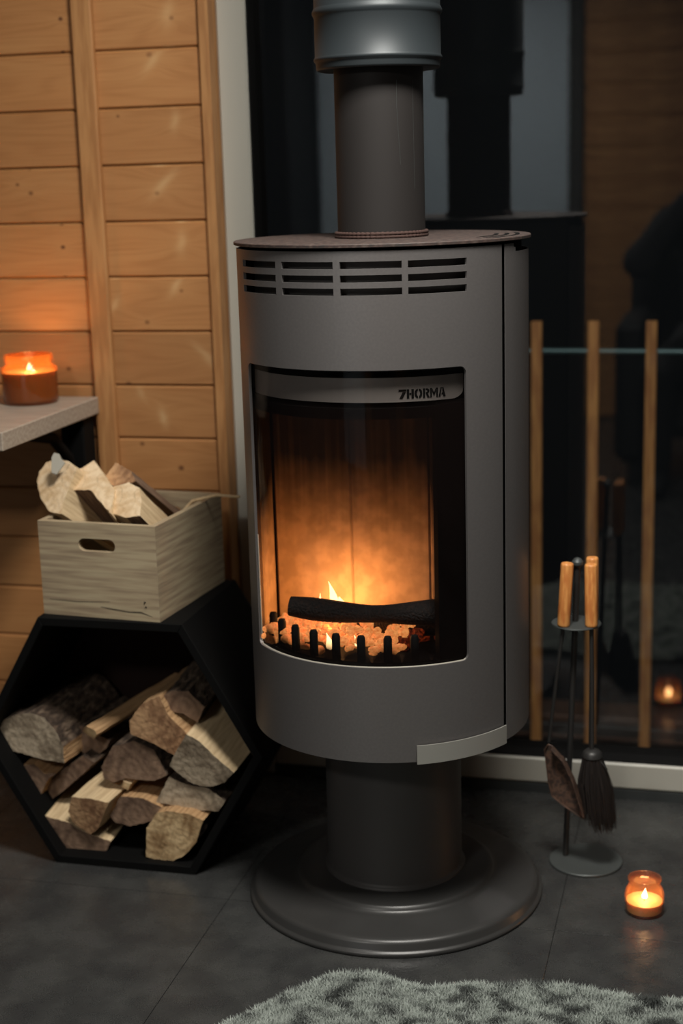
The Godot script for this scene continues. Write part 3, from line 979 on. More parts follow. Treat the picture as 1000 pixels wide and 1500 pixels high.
func firewood(label: String, at: Vector3, dir: Vector3, length: float, outline: String, kinds: String, tone: int, side: StandardMaterial3D, group: String, skin: StandardMaterial3D = null) -> void:
	var out := -dir.normalized()
	var u := Vector3.UP.cross(out).normalized()
	var v := out.cross(u)
	var t := thing("split_log", label, "firewood", at, 0.0, group)
	t.basis = Basis(u, v, out)
	var raw := read_poly(outline)
	var p := PackedVector2Array()
	var kk := []
	for i in raw.size():
		var a := raw[i]
		var b := raw[(i + 1) % raw.size()]
		var n := maxi(1, roundi(a.distance_to(b) / 0.007))
		var nn := Vector2(b.y - a.y, a.x - b.x).normalized()
		for j in n:
			p.append(a.lerp(b, float(j) / n) + nn * rng.randf_range(-0.0009, 0.0009))
			kk.append(kinds[i])
	var m := p.size()
	var cen := Vector2.ZERO
	for q in p:
		cen += q / m
	var rings := []
	var rows := 13
	var nz := FastNoiseLite.new()
	nz.seed = tone * 31 + int(absf(at.x) * 1000.0)
	nz.frequency = 14.0
	for r in rows:
		var z := -length * r / (rows - 1)
		var ring := []
		for i in m:
			var q := p[i]
			var d := (q - cen).normalized()
			var w := (nz.get_noise_3d(q.x * 3.0, q.y * 3.0, z * 0.8)) * (0.006 if kk[i] == "b" else 0.003) * minf(1.0, r * 0.6)
			ring.append(Vector3(q.x + d.x * w, q.y + d.y * w, z))
		rings.append(ring)
	var wood := begin()
	var bark := begin()
	var has_bark := false
	var g := 0
	for i in m:
		var j := (i + 1) % m
		if i > 0 and kk[i] != kk[i - 1]:
			g += 1
		elif i > 0 and absf((p[i] - p[i - 1]).angle_to(p[j] - p[i])) > 0.6:
			g += 1
		var st := bark if kk[i] == "b" else wood
		has_bark = has_bark or kk[i] == "b"
		st.set_smooth_group(g)
		for r in rows - 1:
			quad(st, rings[r][i], rings[r + 1][i], rings[r + 1][j], rings[r][j])
	part("split_wood", wood, side, t)
	if has_bark:
		part("bark", bark, skin if skin else M.bark, t)
	# sawn ends
	for e in 2:
		var st := begin()
		st.set_smooth_group(0)
		var ring: Array = rings[0] if e == 0 else rings[rows - 1]
		var zc := 0.0 if e == 0 else -length
		var idx := Geometry2D.triangulate_polygon(PackedVector2Array(ring.map(func(q): return Vector2(q.x, q.y))))
		for k in range(0, idx.size(), 3):
			var a: Vector3 = ring[idx[k]]
			var b: Vector3 = ring[idx[k + 1]]
			var c: Vector3 = ring[idx[k + 2]]
			if ((b - a).cross(c - a).z < 0) != (e == 1):
				var sw := b
				b = c
				c = sw
			for q in [a, c, b]:
				st.set_uv(Vector2(0.5 + q.x / 0.17, 0.5 - q.y / 0.17))
				st.add_vertex(q)
		part("sawn_end", st, ends[tone], t)

func log_holder() -> void:
	var tones := [[Color(0.76, 0.69, 0.59), Color(0.40, 0.34, 0.27)], [Color(0.76, 0.60, 0.44), Color(0.44, 0.30, 0.20)], [Color(0.86, 0.74, 0.56), Color(0.50, 0.37, 0.23)], [Color(0.58, 0.47, 0.38), Color(0.30, 0.22, 0.17)], [Color(0.90, 0.80, 0.66), Color(0.74, 0.60, 0.43)]]
	var pith := [[0.45, 0.75], [0.3, 0.3], [0.4, 0.2], [0.5, 0.55], [0.6, 0.8]]
	for i in tones.size():
		var m := paint(Color.WHITE, 0.85)
		m.albedo_texture = end_image(300 + i, tones[i][0], tones[i][1], pith[i][0], pith[i][1])
		m.texture_repeat = true
		m.heightmap_enabled = true
		m.heightmap_texture = noise_tex(0.05, 4, [Color.BLACK, Color.WHITE], [0.2, 0.8], 256, 310 + i)
		m.heightmap_scale = 0.06
		ends.append(m)
	var h := thing("log_holder", "black hexagonal box on the floor filled with split logs", "log holder", Vector3(-0.536, 0, 0.40))
	var R := 0.293
	var R2 := R - 0.019
	for i in 6:
		var a := PI / 3.0 * i
		var b := PI / 3.0 * (i + 1)
		var poly := PackedVector2Array([Vector2(cos(a), sin(a)) * R, Vector2(cos(b), sin(b)) * R, Vector2(cos(b), sin(b)) * R2, Vector2(cos(a), sin(a)) * R2])
		var st := begin()
		prism(st, poly, -0.155, 0.163, Transform3D(Basis(), Vector3(0, 0.25375, 0)), 0.0012)
		part("side_board", st, M.black, h)
	var back := PackedVector2Array()
	for i in 6:
		back.append(Vector2(cos(PI / 3.0 * i), sin(PI / 3.0 * i)) * (R2 - 0.0005))
	var bp := begin()
	prism(bp, back, -0.154, -0.148, Transform3D(Basis(), Vector3(0, 0.25375, 0)), 0.0005)
	part("back_panel", bp, paint(Color(0.15, 0.095, 0.08), 0.8, 0.0, 0.3), h)
	var grp := "firewood logs in the black hexagon holder"
	var L := [
		["wide grey half log at the far left of the pile, bark side up", Vector3(-0.754, 0.244, 0.500), Vector3(0.119, 0.020, -0.993), 0.240, "-90,-31 -69,-32 -16,-36 36,-44 83,-46 84,-11 70,20 45,46 14,53 -22,45 -55,28 -86,5", "sssssbbbbbbs", 0, M.split],
		["dark jagged log set back beside the wide grey half log", Vector3(-0.652, 0.220, 0.440), Vector3(0.100, 0.000, -0.995), 0.180, "-51,3 -18,-21 5,-41 41,-14 53,6 23,16 -7,30 -49,21", "ssssbbbs", 3, M.split_dark],
		["thin split stick lying slanted across the top of the pile", Vector3(-0.626, 0.259, 0.485), Vector3(0.42, 0.17, -0.88), 0.250, "-19,-4 10,-15 24,-2 20,8 -4,10", "sssss", 2, M.split],
		["brown log low on the left against the slanting side of the holder", Vector3(-0.753, 0.138, 0.490), Vector3(0.050, 0.020, -0.999), 0.240, "-39,-9 -25,-44 -5,-72 6,-47 19,-13 35,15 55,30 29,27 7,45 -27,40 -56,27", "bbbssssssbb", 3, M.split],
		["dark narrow split board sloping over the bottom left log", Vector3(-0.693, 0.143, 0.470), Vector3(0.099, 0.020, -0.995), 0.220, "-16,-32 29,6 73,47 47,60 -5,21 -58,-31 -73,-73", "ssbbbss", 3, M.split_dark],
		["brown half log at the bottom left with pale split face up", Vector3(-0.655, 0.041, 0.515), Vector3(-0.020, 0.060, -0.998), 0.250, "-58,-9 -32,-38 -3,-46 39,-41 64,-20 74,0 41,9 17,17 -14,35 -55,43 -76,51", "bbbbbsssssb", 3, M.split_pale],
		["square rough ended block on top of the bottom left half log", Vector3(-0.619, 0.102, 0.530), Vector3(0.176, 0.098, -0.979), 0.240, "-46,-1 -37,-26 0,-45 19,-30 33,-4 53,35 8,37 -32,34", "bbbsssss", 1, M.split_pale],
		["dark grey log with bark rim in the middle of the pile", Vector3(-0.537, 0.197, 0.500), Vector3(0.050, 0.020, -0.999), 0.240, "-58,-30 -37,-38 -11,-26 51,-25 79,-11 55,41 13,55 -34,39 -61,-6", "ssssbbbbs", 3, M.split],
		["small half round log with dark heart below the middle log", Vector3(-0.531, 0.105, 0.510), Vector3(0.060, 0.030, -0.998), 0.240, "-39,-27 -8,-30 37,-15 63,18 22,33 -25,32 -52,-13", "bbbsssb", 3, M.split],
		["large tan wedge log with rough end at the top of the pile", Vector3(-0.471, 0.293, 0.515), Vector3(0.080, 0.030, -0.996), 0.250, "-55,-23 -7,-39 35,-59 65,-11 28,24 13,61 -25,43 -56,4", "bbsssssb", 1, M.split],
		["curved brown log with thick bark topmost on the pile", Vector3(-0.420, 0.333, 0.500), Vector3(-0.020, 0.060, -0.998), 0.240, "-32,-13 0,-19 29,-36 45,-2 15,28 -20,28 -39,15", "ssbbbbs", 3, M.split_dark],
		["grey quarter log with long pale split edge at the right of the pile", Vector3(-0.379, 0.219, 0.525), Vector3(0.10, 0.16, -0.98), 0.200, "-56,17 -67,-7 -31,-37 -6,-44 20,-42 47,-29 69,-5 39,20 4,56 -22,69", "sbbbbbssss", 0, M.split_pale],
		["flat grey slab log under the quarter log on the right", Vector3(-0.407, 0.147, 0.510), Vector3(0.050, 0.030, -0.998), 0.240, "-37,-21 11,-26 55,-24 70,0 33,24 -11,26 -45,39 -77,-19", "sssbbbss", 0, M.split],
		["pale log with thick brown bark at the bottom right", Vector3(-0.449, 0.066, 0.532), Vector3(0.050, 0.030, -0.998), 0.250, "-51,-18 -53,-45 -34,-47 5,-46 29,-32 57,0 74,47 42,58 -2,59 -24,52 -47,18", "sbbbbbsssss", 2, M.split],
		["tiny wood chip wedged under the middle log", Vector3(-0.547, 0.156, 0.500), Vector3(0.099, 0.050, -0.994), 0.120, "3,-9 11,5 -5,9 -10,-4", "ssss", 2, M.split_pale],
	]
	for q in L:
		firewood(q[0], q[1] + Vector3(0.004, -0.002, 0.016), q[2], q[3], q[4], q[5], q[6], q[7], grp)

func crate() -> void:
	var c := thing("wooden_crate", "weathered wooden crate with oval hand hole holding firewood on the hexagon box", "crate", Vector3(-0.5445, 0.5075, 0.3960), -0.088)
	var W := 0.1235
	var D := 0.1515
	var H := 0.1845
	var t := 0.012
	var fin := 0.0142
	for s in [1, -1]:
		var st := begin()
		var us := [-W, -W + t]
		for i in 24:
			us.append(lerpf(-W + t, W - t, (i + 1) / 25.0))
		us += [-0.039, -0.0375, -0.035, -0.031, -0.0265, 0.0265, 0.031, 0.035, 0.0375, 0.039, W - t, W]
		us.sort()
		var spans := func(x: float) -> Array:
			if absf(x) > W - t:
				var a := []
				for k in 7:
					a += [fin * (2 * k), minf(fin * (2 * k + 1), H)]
				return a
			var e := 0.039 - absf(x)
			if e > 0:
				var r := 0.0125
				var h := r if e > r else sqrt(maxf(0.0, r * r - (r - e) * (r - e)))
				return [0.0, 0.1420 - h, 0.1420 + h, H]
			return [0.0, H]
		sheet(st, us, spans, func(x, y, d): return Vector3(x * s, y, (D - d * t) * s))
		part("end_panel", st, M.crate, c)
		st = begin()
		var us2 := [-D, -D + t]
		for i in 9:
			us2.append(lerpf(-D + t, D - t, (i + 1) / 10.0))
		us2 += [D - t, D]
		var spans2 := func(x: float) -> Array:
			if absf(x) > D - t:
				var a := []
				for k in 6:
					a += [fin * (2 * k + 1), minf(fin * (2 * k + 2), H)]
				return a
			return [0.0, H]
		sheet(st, us2, spans2, func(x, y, d): return Vector3((W - d * t) * s, y, -x * s))
		part("side_panel", st, M.crate, c)
	box_part("bottom", Vector3(-W + t, 0.002, -D + t), Vector3(W - t, 0.011, D - t), M.crate, c, 0.001)
	# dark crack and knots in the front panel
	var st := begin()
	tube(st, [Vector3(0.0, 0.022, D), Vector3(0.03, 0.019, D), Vector3(0.06, 0.016, D), Vector3(0.085, 0.017, D), Vector3(0.108, 0.010, D)], [0.0004, 0.0009, 0.0008, 0.0010, 0.0003], 6)
	tube(st, [Vector3(-0.11, 0.030, D), Vector3(-0.05, 0.029, D), Vector3(0.02, 0.033, D)], [0.0003, 0.0006, 0.0003], 6)
	part("crack", st, M.wick, c)
	for q in [Vector3(0.094, 0.037, D), Vector3(0.096, 0.028, D)]:
		st = begin()
		lathe(st, [Vector2(0, -0.0022), Vector2(0.0022, 0.0), Vector2(0, 0.0022)], 10, q)
		part("nail_hole", st, M.wick, c)
	var grp := "logs standing in the wooden crate"
	var L := [
		["round pale log with curling bark leaning at the left of the crate", Vector3(-0.676, 0.748, 0.460), Vector3(0.30, -0.585, -0.745), 0.220, "-34,-20 -13,-40 19,-59 52,-59 42,-30 42,15 43,36 19,48 -23,53 -46,41 -54,20 -49,-2", "sssssssbbbbs", 4, M.split_pale],
		["largest split log in the crate with brown lower face", Vector3(-0.604, 0.749, 0.460), Vector3(0.171, -0.748, -0.641), 0.220, "11,-14 87,-64 66,-9 18,28 -18,56 -45,28 -64,-2 -62,-21", "ssssssbb", 4, M.split_pale],
		["small square split log at the front right of the crate", Vector3(-0.512, 0.729, 0.500), Vector3(0.22, -0.68, -0.70), 0.175, "-20,-32 19,-38 48,-31 38,-2 18,28 -13,37 -45,24 -48,15", "sbssssss", 4, M.split_pale],
		["reddish brown barked log standing behind the small square log", Vector3(-0.558, 0.755, 0.420), Vector3(0.28, -0.62, -0.73), 0.190, "-14,-19 4,-20 46,-4 23,16 -25,30 -36,-2", "ssbbss", 1, M.split_dark],
	]
	for q in L:
		firewood(q[0], q[1], q[2], q[3], q[4], q[5], q[6], q[7], grp, M.brown_bark)
	# kindling
	var k := [["thin pale stick poking out over the right rim of the crate", [Vector3(-0.520, 0.610, 0.33), Vector3(-0.440, 0.692, 0.335), Vector3(-0.390, 0.705, 0.335), Vector3(-0.340, 0.704, 0.340)], 0.0042, M.split_pale], ["flat brown splinter lying inside the right side of the crate", [Vector3(-0.52, 0.625, 0.42), Vector3(-0.46, 0.662, 0.30)], 0.010, M.split], ["dark twig of kindling behind the pale stick", [Vector3(-0.54, 0.60, 0.36), Vector3(-0.465, 0.668, 0.26)], 0.007, M.split_dark]]
	for q in k:
		st = begin()
		var pts: Array = q[1]
		var rad := []
		for i in pts.size():
			rad.append(q[2] * (1.0 - 0.35 * i / (pts.size() - 1)))
		var base: Vector3 = pts[0]
		tube(st, pts.map(func(p): return p - base), rad, 7)
		part("stick", st, q[3], thing("kindling_stick", q[0], "kindling", base, 0, "kindling in the crate"))
	# torn strip of pale bark on the round log
	st = begin()
	prism(st, PackedVector2Array([Vector2(-0.014, -0.018), Vector2(-0.004, -0.022), Vector2(0.013, 0.0), Vector2(0.006, 0.008), Vector2(0.002, 0.018), Vector2(-0.008, 0.021), Vector2(-0.013, 0.012)]), -0.002, 0.002, Transform3D(Basis.from_euler(Vector3(-0.3, 0.3, 0)), Vector3.ZERO), 0.0006)
	part("bark_strip", st, M.seal, thing("bark_flake", "torn pale bark flake sticking up from the round log", "bark", Vector3(-0.662, 0.789, 0.466)))

# ------------------------------------------------------------------ shelf and amber jar
func shelf_and_jar() -> void:
	var s := thing("worktop_table", "pale oak worktop with black steel leg against the plank wall", "table", Vector3(-1.15, 0, 0.32))
	box_part("tabletop", Vector3(-0.9, 0.8275, -0.217), Vector3(0.420, 0.8640, 0.236), M.oak, s, 0.002)
	box_part("leg", Vector3(0.355, 0.0, -0.215), Vector3(0.408, 0.8275, -0.155), M.black, s, 0.003)
	box_part("leg", Vector3(-0.85, 0.0, -0.215), Vector3(-0.797, 0.8275, -0.155), M.black, s, 0.003)
	var st := begin()
	tube(st, [Vector3(0.381, 0.67, -0.165), Vector3(0.381, 0.745, -0.13), Vector3(0.381, 0.80, -0.06), Vector3(0.381, 0.823, 0.04)], 0.012, 8)
	part("brace", st, M.black, s)
	jar("candle_jar", "lit candle in a wide amber glass jar on the pale worktop", Vector3(-0.8432, 0.8641, 0.194), 1.0)

func jar(called: String, label: String, at: Vector3, e: float) -> void:
	var j := thing(called, label, "candle", at)
	var st := begin()
	lathe(st, [Vector2(0.0, 0.0), Vector2(0.052, 0.0), Vector2(0.0575, 0.004), Vector2(0.0585, 0.010), Vector2(0.0585, 0.070), Vector2(0.0570, 0.0765), Vector2(0.0500, 0.0810), Vector2(0.0475, 0.0835), Vector2(0.0475, 0.0860), Vector2(0.0505, 0.0880), Vector2(0.0510, 0.0985), Vector2(0.0500, 0.1025), Vector2(0.0465, 0.1030), Vector2(0.0455, 0.0985), Vector2(0.0450, 0.0820), Vector2(0.0530, 0.0730), Vector2(0.0550, 0.0690), Vector2(0.0550, 0.0080), Vector2(0.0, 0.0060)], 64, Vector3.ZERO, 0, 360, 60)
	part("glass", st, M.amber, j)
	st = begin()
	lathe(st, [Vector2(0.0, 0.0065), Vector2(0.0535, 0.0075), Vector2(0.0540, 0.0670), Vector2(0.0500, 0.0655), Vector2(0.0, 0.0645)], 48, Vector3.ZERO, 0, 360, 60)
	part("wax", st, M.wax, j)
	candle_flame(j, Vector3(0.0, 0.0645, 0.0), 0.017, e * 0.015)

func candle_flame(j: Node3D, at: Vector3, h: float, e: float) -> void:
	var st := begin()
	tube(st, [at, at + Vector3(0.0006, 0.006, 0), at + Vector3(0.0018, 0.009, 0)], 0.0009, 6)
	part("wick", st, M.wick, j)
	st = begin()
	flame_mesh(st, at + Vector3(0.0005, 0.004, 0), h, 0.0058, Vector3(0.001, 0, 0))
	part("flame", st, glow(Color(1.0, 0.82, 0.58), 22.0), j)
	omni(j, at + Vector3(0.0005, 0.004 + h * 0.4, 0), Color(1.0, 0.72, 0.44), e, 0.002)

func floor_candle() -> void:
	var j := thing("tealight_jar", "small burning candle in a round amber jar on the floor beside the tool stand", "candle", Vector3(0.4634, 0.0, 0.5433))
	var st := begin()
	lathe(st, [Vector2(0.0, 0.0), Vector2(0.029, 0.0), Vector2(0.0335, 0.003), Vector2(0.0350, 0.008), Vector2(0.0350, 0.034), Vector2(0.0335, 0.043), Vector2(0.0295, 0.050), Vector2(0.0275, 0.054), Vector2(0.0275, 0.060), Vector2(0.0295, 0.0615), Vector2(0.0302, 0.0640), Vector2(0.0295, 0.0665), Vector2(0.0275, 0.0672), Vector2(0.0258, 0.0660), Vector2(0.0255, 0.0540), Vector2(0.0275, 0.0490), Vector2(0.0315, 0.0420), Vector2(0.0328, 0.0340), Vector2(0.0328, 0.0070), Vector2(0.0, 0.0050)], 56, Vector3.ZERO, 0, 360, 60)
	part("glass", st, M.amber_pale, j)
	st = begin()
	lathe(st, [Vector2(0.0, 0.0055), Vector2(0.0320, 0.0060), Vector2(0.0322, 0.0235), Vector2(0.0300, 0.0228), Vector2(0.0, 0.0215)], 40, Vector3.ZERO, 0, 360, 60)
	part("wax", st, M.wax, j)
	candle_flame(j, Vector3(0, 0.0215, 0), 0.020, 0.0030)

# ------------------------------------------------------------------ fireplace tools
func tools() -> void:
	var o := Vector3(0.342, 0.0, 0.362)
	var s := thing("tool_stand", "grey fireside tool stand with round foot and small top plate", "tool stand", o)
	var st := begin()
	lathe(st, [Vector2(0.0, 0.0), Vector2(0.0690, 0.0), Vector2(0.0705, 0.0012), Vector2(0.0705, 0.0042), Vector2(0.0690, 0.0055), Vector2(0.0, 0.0060)], 56)
	part("foot", st, M.stand, s)
	var p0 := Vector3(-0.040, 0.005, -0.010)
	var p1 := Vector3(-0.0205, 0.590, -0.008)
	st = begin()
	tube(st, [p0, p1], 0.0055, 12)
	part("pole", st, M.rod, s)
	st = begin()
	lathe(st, [Vector2(0, -0.002), Vector2(0.006, 0.0), Vector2(0.0105, 0.006), Vector2(0.0105, 0.011), Vector2(0.006, 0.017), Vector2(0, 0.019)], 20, p1)
	part("knob", st, M.stand, s)
	st = begin()
	lathe(st, [Vector2(0.0, 0.4815), Vector2(0.0455, 0.4815), Vector2(0.0465, 0.4825), Vector2(0.0455, 0.4845), Vector2(0.0, 0.4845)], 40, Vector3(-0.0215, 0, -0.002))
	part("hook_plate", st, M.stand, s)
	# shovel
	var at := o + Vector3(-0.0435, 0.4850, 0.026)
	var sh := thing("fireplace_shovel", "small iron hearth shovel with wooden handle hanging left on the stand", "shovel", at)
	handle(sh, Vector3(0.001, 0, 0), Vector3(0.0075, 0.121, 0.0))
	st = begin()
	tube(st, [Vector3(0.001, 0.002, 0), Vector3(-0.010, -0.09, 0.0), Vector3(-0.0255, -0.232, 0.0)], 0.0036, 10)
	part("rod", st, M.rod, sh)
	st = begin()
	var pan := PackedVector2Array([Vector2(-0.036, -0.246), Vector2(-0.029, -0.235), Vector2(-0.019, -0.239), Vector2(0.004, -0.262), Vector2(0.0225, -0.300), Vector2(0.0440, -0.370), Vector2(0.0410, -0.380), Vector2(0.0, -0.356), Vector2(-0.021, -0.340), Vector2(-0.0285, -0.312)])
	var xf := Transform3D(Basis.from_euler(Vector3(0.0, -0.10, 0.0)), Vector3(0.002, 0, 0.006))
	prism(st, pan, -0.003, 0.0, xf, 0.0006)
	part("pan", st, M.iron, sh)
	st = begin()
	var rim := [Vector2(-0.019, -0.239), Vector2(0.004, -0.262), Vector2(0.0225, -0.300), Vector2(0.0440, -0.370)]
	for i in 3:
		var a: Vector2 = rim[i]
		var b: Vector2 = rim[i + 1]
		var n := Vector2(b.y - a.y, a.x - b.x).normalized() * 0.0022
		prism(st, PackedVector2Array([a, b, b + n, a + n]), -0.003, 0.017, xf, 0.0006)
	for e in [[Vector2(0.0410, -0.380), Vector2(0.0, -0.356)], [Vector2(0.0, -0.356), Vector2(-0.021, -0.340)], [Vector2(-0.021, -0.340), Vector2(-0.0285, -0.312)], [Vector2(-0.0285, -0.312), Vector2(-0.036, -0.246)], [Vector2(-0.036, -0.246), Vector2(-0.029, -0.235)]]:
		var n: Vector2 = Vector2(e[1].y - e[0].y, e[0].x - e[1].x).normalized() * 0.0015
		prism(st, PackedVector2Array([e[0], e[1], e[1] + n, e[0] + n]), -0.003, 0.004, xf, 0.0004)
	part("pan_rim", st, M.iron, sh)
	# brush
	at = o + Vector3(0.0085, 0.4850, 0.020)
	var br := thing("hearth_brush", "hearth brush with wooden handle and black bristles hanging right on the stand", "brush", at)
	handle(br, Vector3(0, 0, 0), Vector3(-0.0020, 0.119, 0.0))
	st = begin()
	tube(st, [Vector3(0, 0.002, 0), Vector3(0.002, -0.10, 0.0), Vector3(0.003, -0.250, 0.0)], 0.0042, 10)
	part("rod", st, M.rod, br)
	st = begin()
	lathe(st, [Vector2(0.0, -0.2420), Vector2(0.006, -0.2435), Vector2(0.0135, -0.2455), Vector2(0.0180, -0.2500), Vector2(0.0195, -0.2580), Vector2(0.0180, -0.2600), Vector2(0.0, -0.2600)].map(func(v): return v), 24, Vector3(0.004, 0, 0))
	part("ferrule", st, M.rod, br)
	st = begin()
	for i in 900:
		var a := rng.randf() * TAU
		var r := sqrt(rng.randf())
		var q := Vector3(cos(a) * r * 0.0180, -0.257, sin(a) * r * 0.0170) + Vector3(0.004, 0, 0)
		var ln := rng.randf_range(0.118, 0.150) * (1.0 - 0.26 * maxf(0, -cos(a)) * r)
		var e := q + Vector3(0.012 + cos(a) * r * 0.0150, -ln, sin(a) * r * 0.014) + Vector3(rng.randf_range(-1, 1), 0, rng.randf_range(-1, 1)) * 0.0035
		var mid := q.lerp(e, 0.5) + Vector3(cos(a) * r * 0.0070 - 0.001, 0, sin(a) * r * 0.0040)
		tube(st, [q, mid, e], [0.0008, 0.0008, 0.0004], 4)
	var bm := paint(Color(0.13, 0.105, 0.095), 0.6)
	part("bristles", st, bm, br).set_meta("kind", "stuff")
	st = begin()
	tube(st, [Vector3(0.0155, -0.258, 0.006), Vector3(0.024, -0.268, 0.010), Vector3(0.033, -0.279, 0.010)], 0.0017, 8)
	part("hook", st, M.rod, br)
	# poker
	at = o + Vector3(0.0060, 0.4850, -0.022)
	var pk := thing("fireplace_poker", "iron poker with wooden handle hanging behind the hearth brush", "poker", at)
	handle(pk, Vector3(0, 0, 0), Vector3(-0.0005, 0.121, 0.0))
	st = begin()
	tube(st, [Vector3(0, 0.002, 0), Vector3(-0.001, -0.2, 0.0), Vector3(-0.002, -0.345, 0.0), Vector3(0.006, -0.372, 0.0)], [0.0034, 0.0034, 0.0034, 0.0015], 10)
	part("rod", st, M.rod, pk)

func handle(t: Node3D, a: Vector3, b: Vector3) -> void:
	var st := begin()
	var r := 0.0117
	var d := b - a
	tube(st, [a, a + d * 0.012, a + d * 0.03, a + d * 0.97, a + d * 0.988, b], [r * 0.88, r * 0.97, r, r, r * 0.97, r * 0.86], 22)
	part("handle", st, M.handle, t)

# ------------------------------------------------------------------ rug
func rug() -> void:
	var edge := PackedVector2Array([Vector2(-0.30, 1.62), Vector2(-0.27, 1.35), Vector2(-0.195, 1.14), Vector2(-0.13, 1.045), Vector2(-0.08, 0.967), Vector2(-0.03, 0.905), Vector2(0.035, 0.886), Vector2(0.085, 0.905), Vector2(0.13, 0.917), Vector2(0.19, 0.893), Vector2(0.26, 0.878), Vector2(0.32, 0.862), Vector2(0.38, 0.864), Vector2(0.46, 0.877), Vector2(0.55, 0.873), Vector2(0.68, 0.90), Vector2(0.82, 1.02), Vector2(0.86, 1.3), Vector2(0.80, 1.62)])
	var o := Vector3(0.27, 0, 1.2)
	var t := thing("sheepskin_rug", "fluffy grey and white sheepskin rug lying on the floor in front of the stove", "rug", o)
	var st := begin()
	var local := PackedVector2Array()
	for p in edge:
		local.append(Vector2(p.x - o.x, -(p.y - 0.012 - o.z)))
	prism(st, local, 0.0, 0.008, Transform3D(Basis(Vector3(1, 0, 0), Vector3(0, 0, -1), Vector3(0, 1, 0)), Vector3.ZERO), 0.002)
	var hide := paint(Color(0.42, 0.44, 0.42), 0.95)
	part("hide", st, hide, t)
	# one tuft of curved hairs, scattered over the hide
	st = begin()
	st.set_smooth_group(-1)
	for i in 12:
		var a := TAU * i / 12.0 + rng.randf()
		var b := Vector3(cos(a), 0, sin(a))
		var s := b.cross(Vector3.UP) * 0.00055
		var q0 := b * rng.randf_range(0.0, 0.003)
		var q1 := q0 + b * rng.randf_range(0.001, 0.004) + Vector3(0, 0.006, 0)
		var q2 := q1 + b * rng.randf_range(0.003, 0.008) + Vector3(0, rng.randf_range(0.003, 0.006), 0)
		quad(st, q0 - s, q0 + s, q1 + s * 0.8, q1 - s * 0.8)
		tri(st, q1 - s * 0.8, q1 + s * 0.8, q2)
	st.generate_normals()
	var tuft := st.commit()
	var fur := paint(Color.WHITE, 0.9)
	fur.vertex_color_use_as_albedo = true
	tuft.surface_set_material(0, fur)
	var n := FastNoiseLite.new()
	n.seed = 4
	n.frequency = 16.0
	n.fractal_octaves = 5
	var xs := []
	var cs := []
	for i in 110000:
		var p := Vector2(rng.randf_range(-0.32, 0.88), rng.randf_range(0.85, 1.62))
		if p.y > 1.2 and rng.randf() > 0.25:
			continue
		if not Geometry2D.is_point_in_polygon(p, edge):
			continue
		var sc := rng.randf_range(0.8, 1.3)
		var b := Basis.from_euler(Vector3(rng.randf_range(-0.35, 0.35), rng.randf() * TAU, rng.randf_range(-0.35, 0.35))).scaled(Vector3(sc, sc, sc))
		xs.append(Transform3D(b, Vector3(p.x - o.x, 0.0075, p.y - 0.012 - o.z)))
		var v := n.get_noise_2d(p.x * 1.0, p.y * 1.5)
		var k := clampf((v - 0.04 + 0.26 * (p.x - 0.15)) * 3.6, 0.0, 1.0)
		var c := Color(0.42, 0.46, 0.42).lerp(Color(0.06, 0.066, 0.062), k)
		cs.append(c * rng.randf_range(0.75, 1.15))
	var mm := MultiMesh.new()
	mm.transform_format = MultiMesh.TRANSFORM_3D
	mm.use_colors = true
	mm.mesh = tuft
	mm.instance_count = xs.size()
	for i in xs.size():
		mm.set_instance_transform(i, xs[i])
		mm.set_instance_color(i, cs[i])
	var mi := MultiMeshInstance3D.new()
	mi.multimesh = mm
	mi.name = "fur"
	mi.set_meta("kind", "stuff")
	t.add_child(mi)

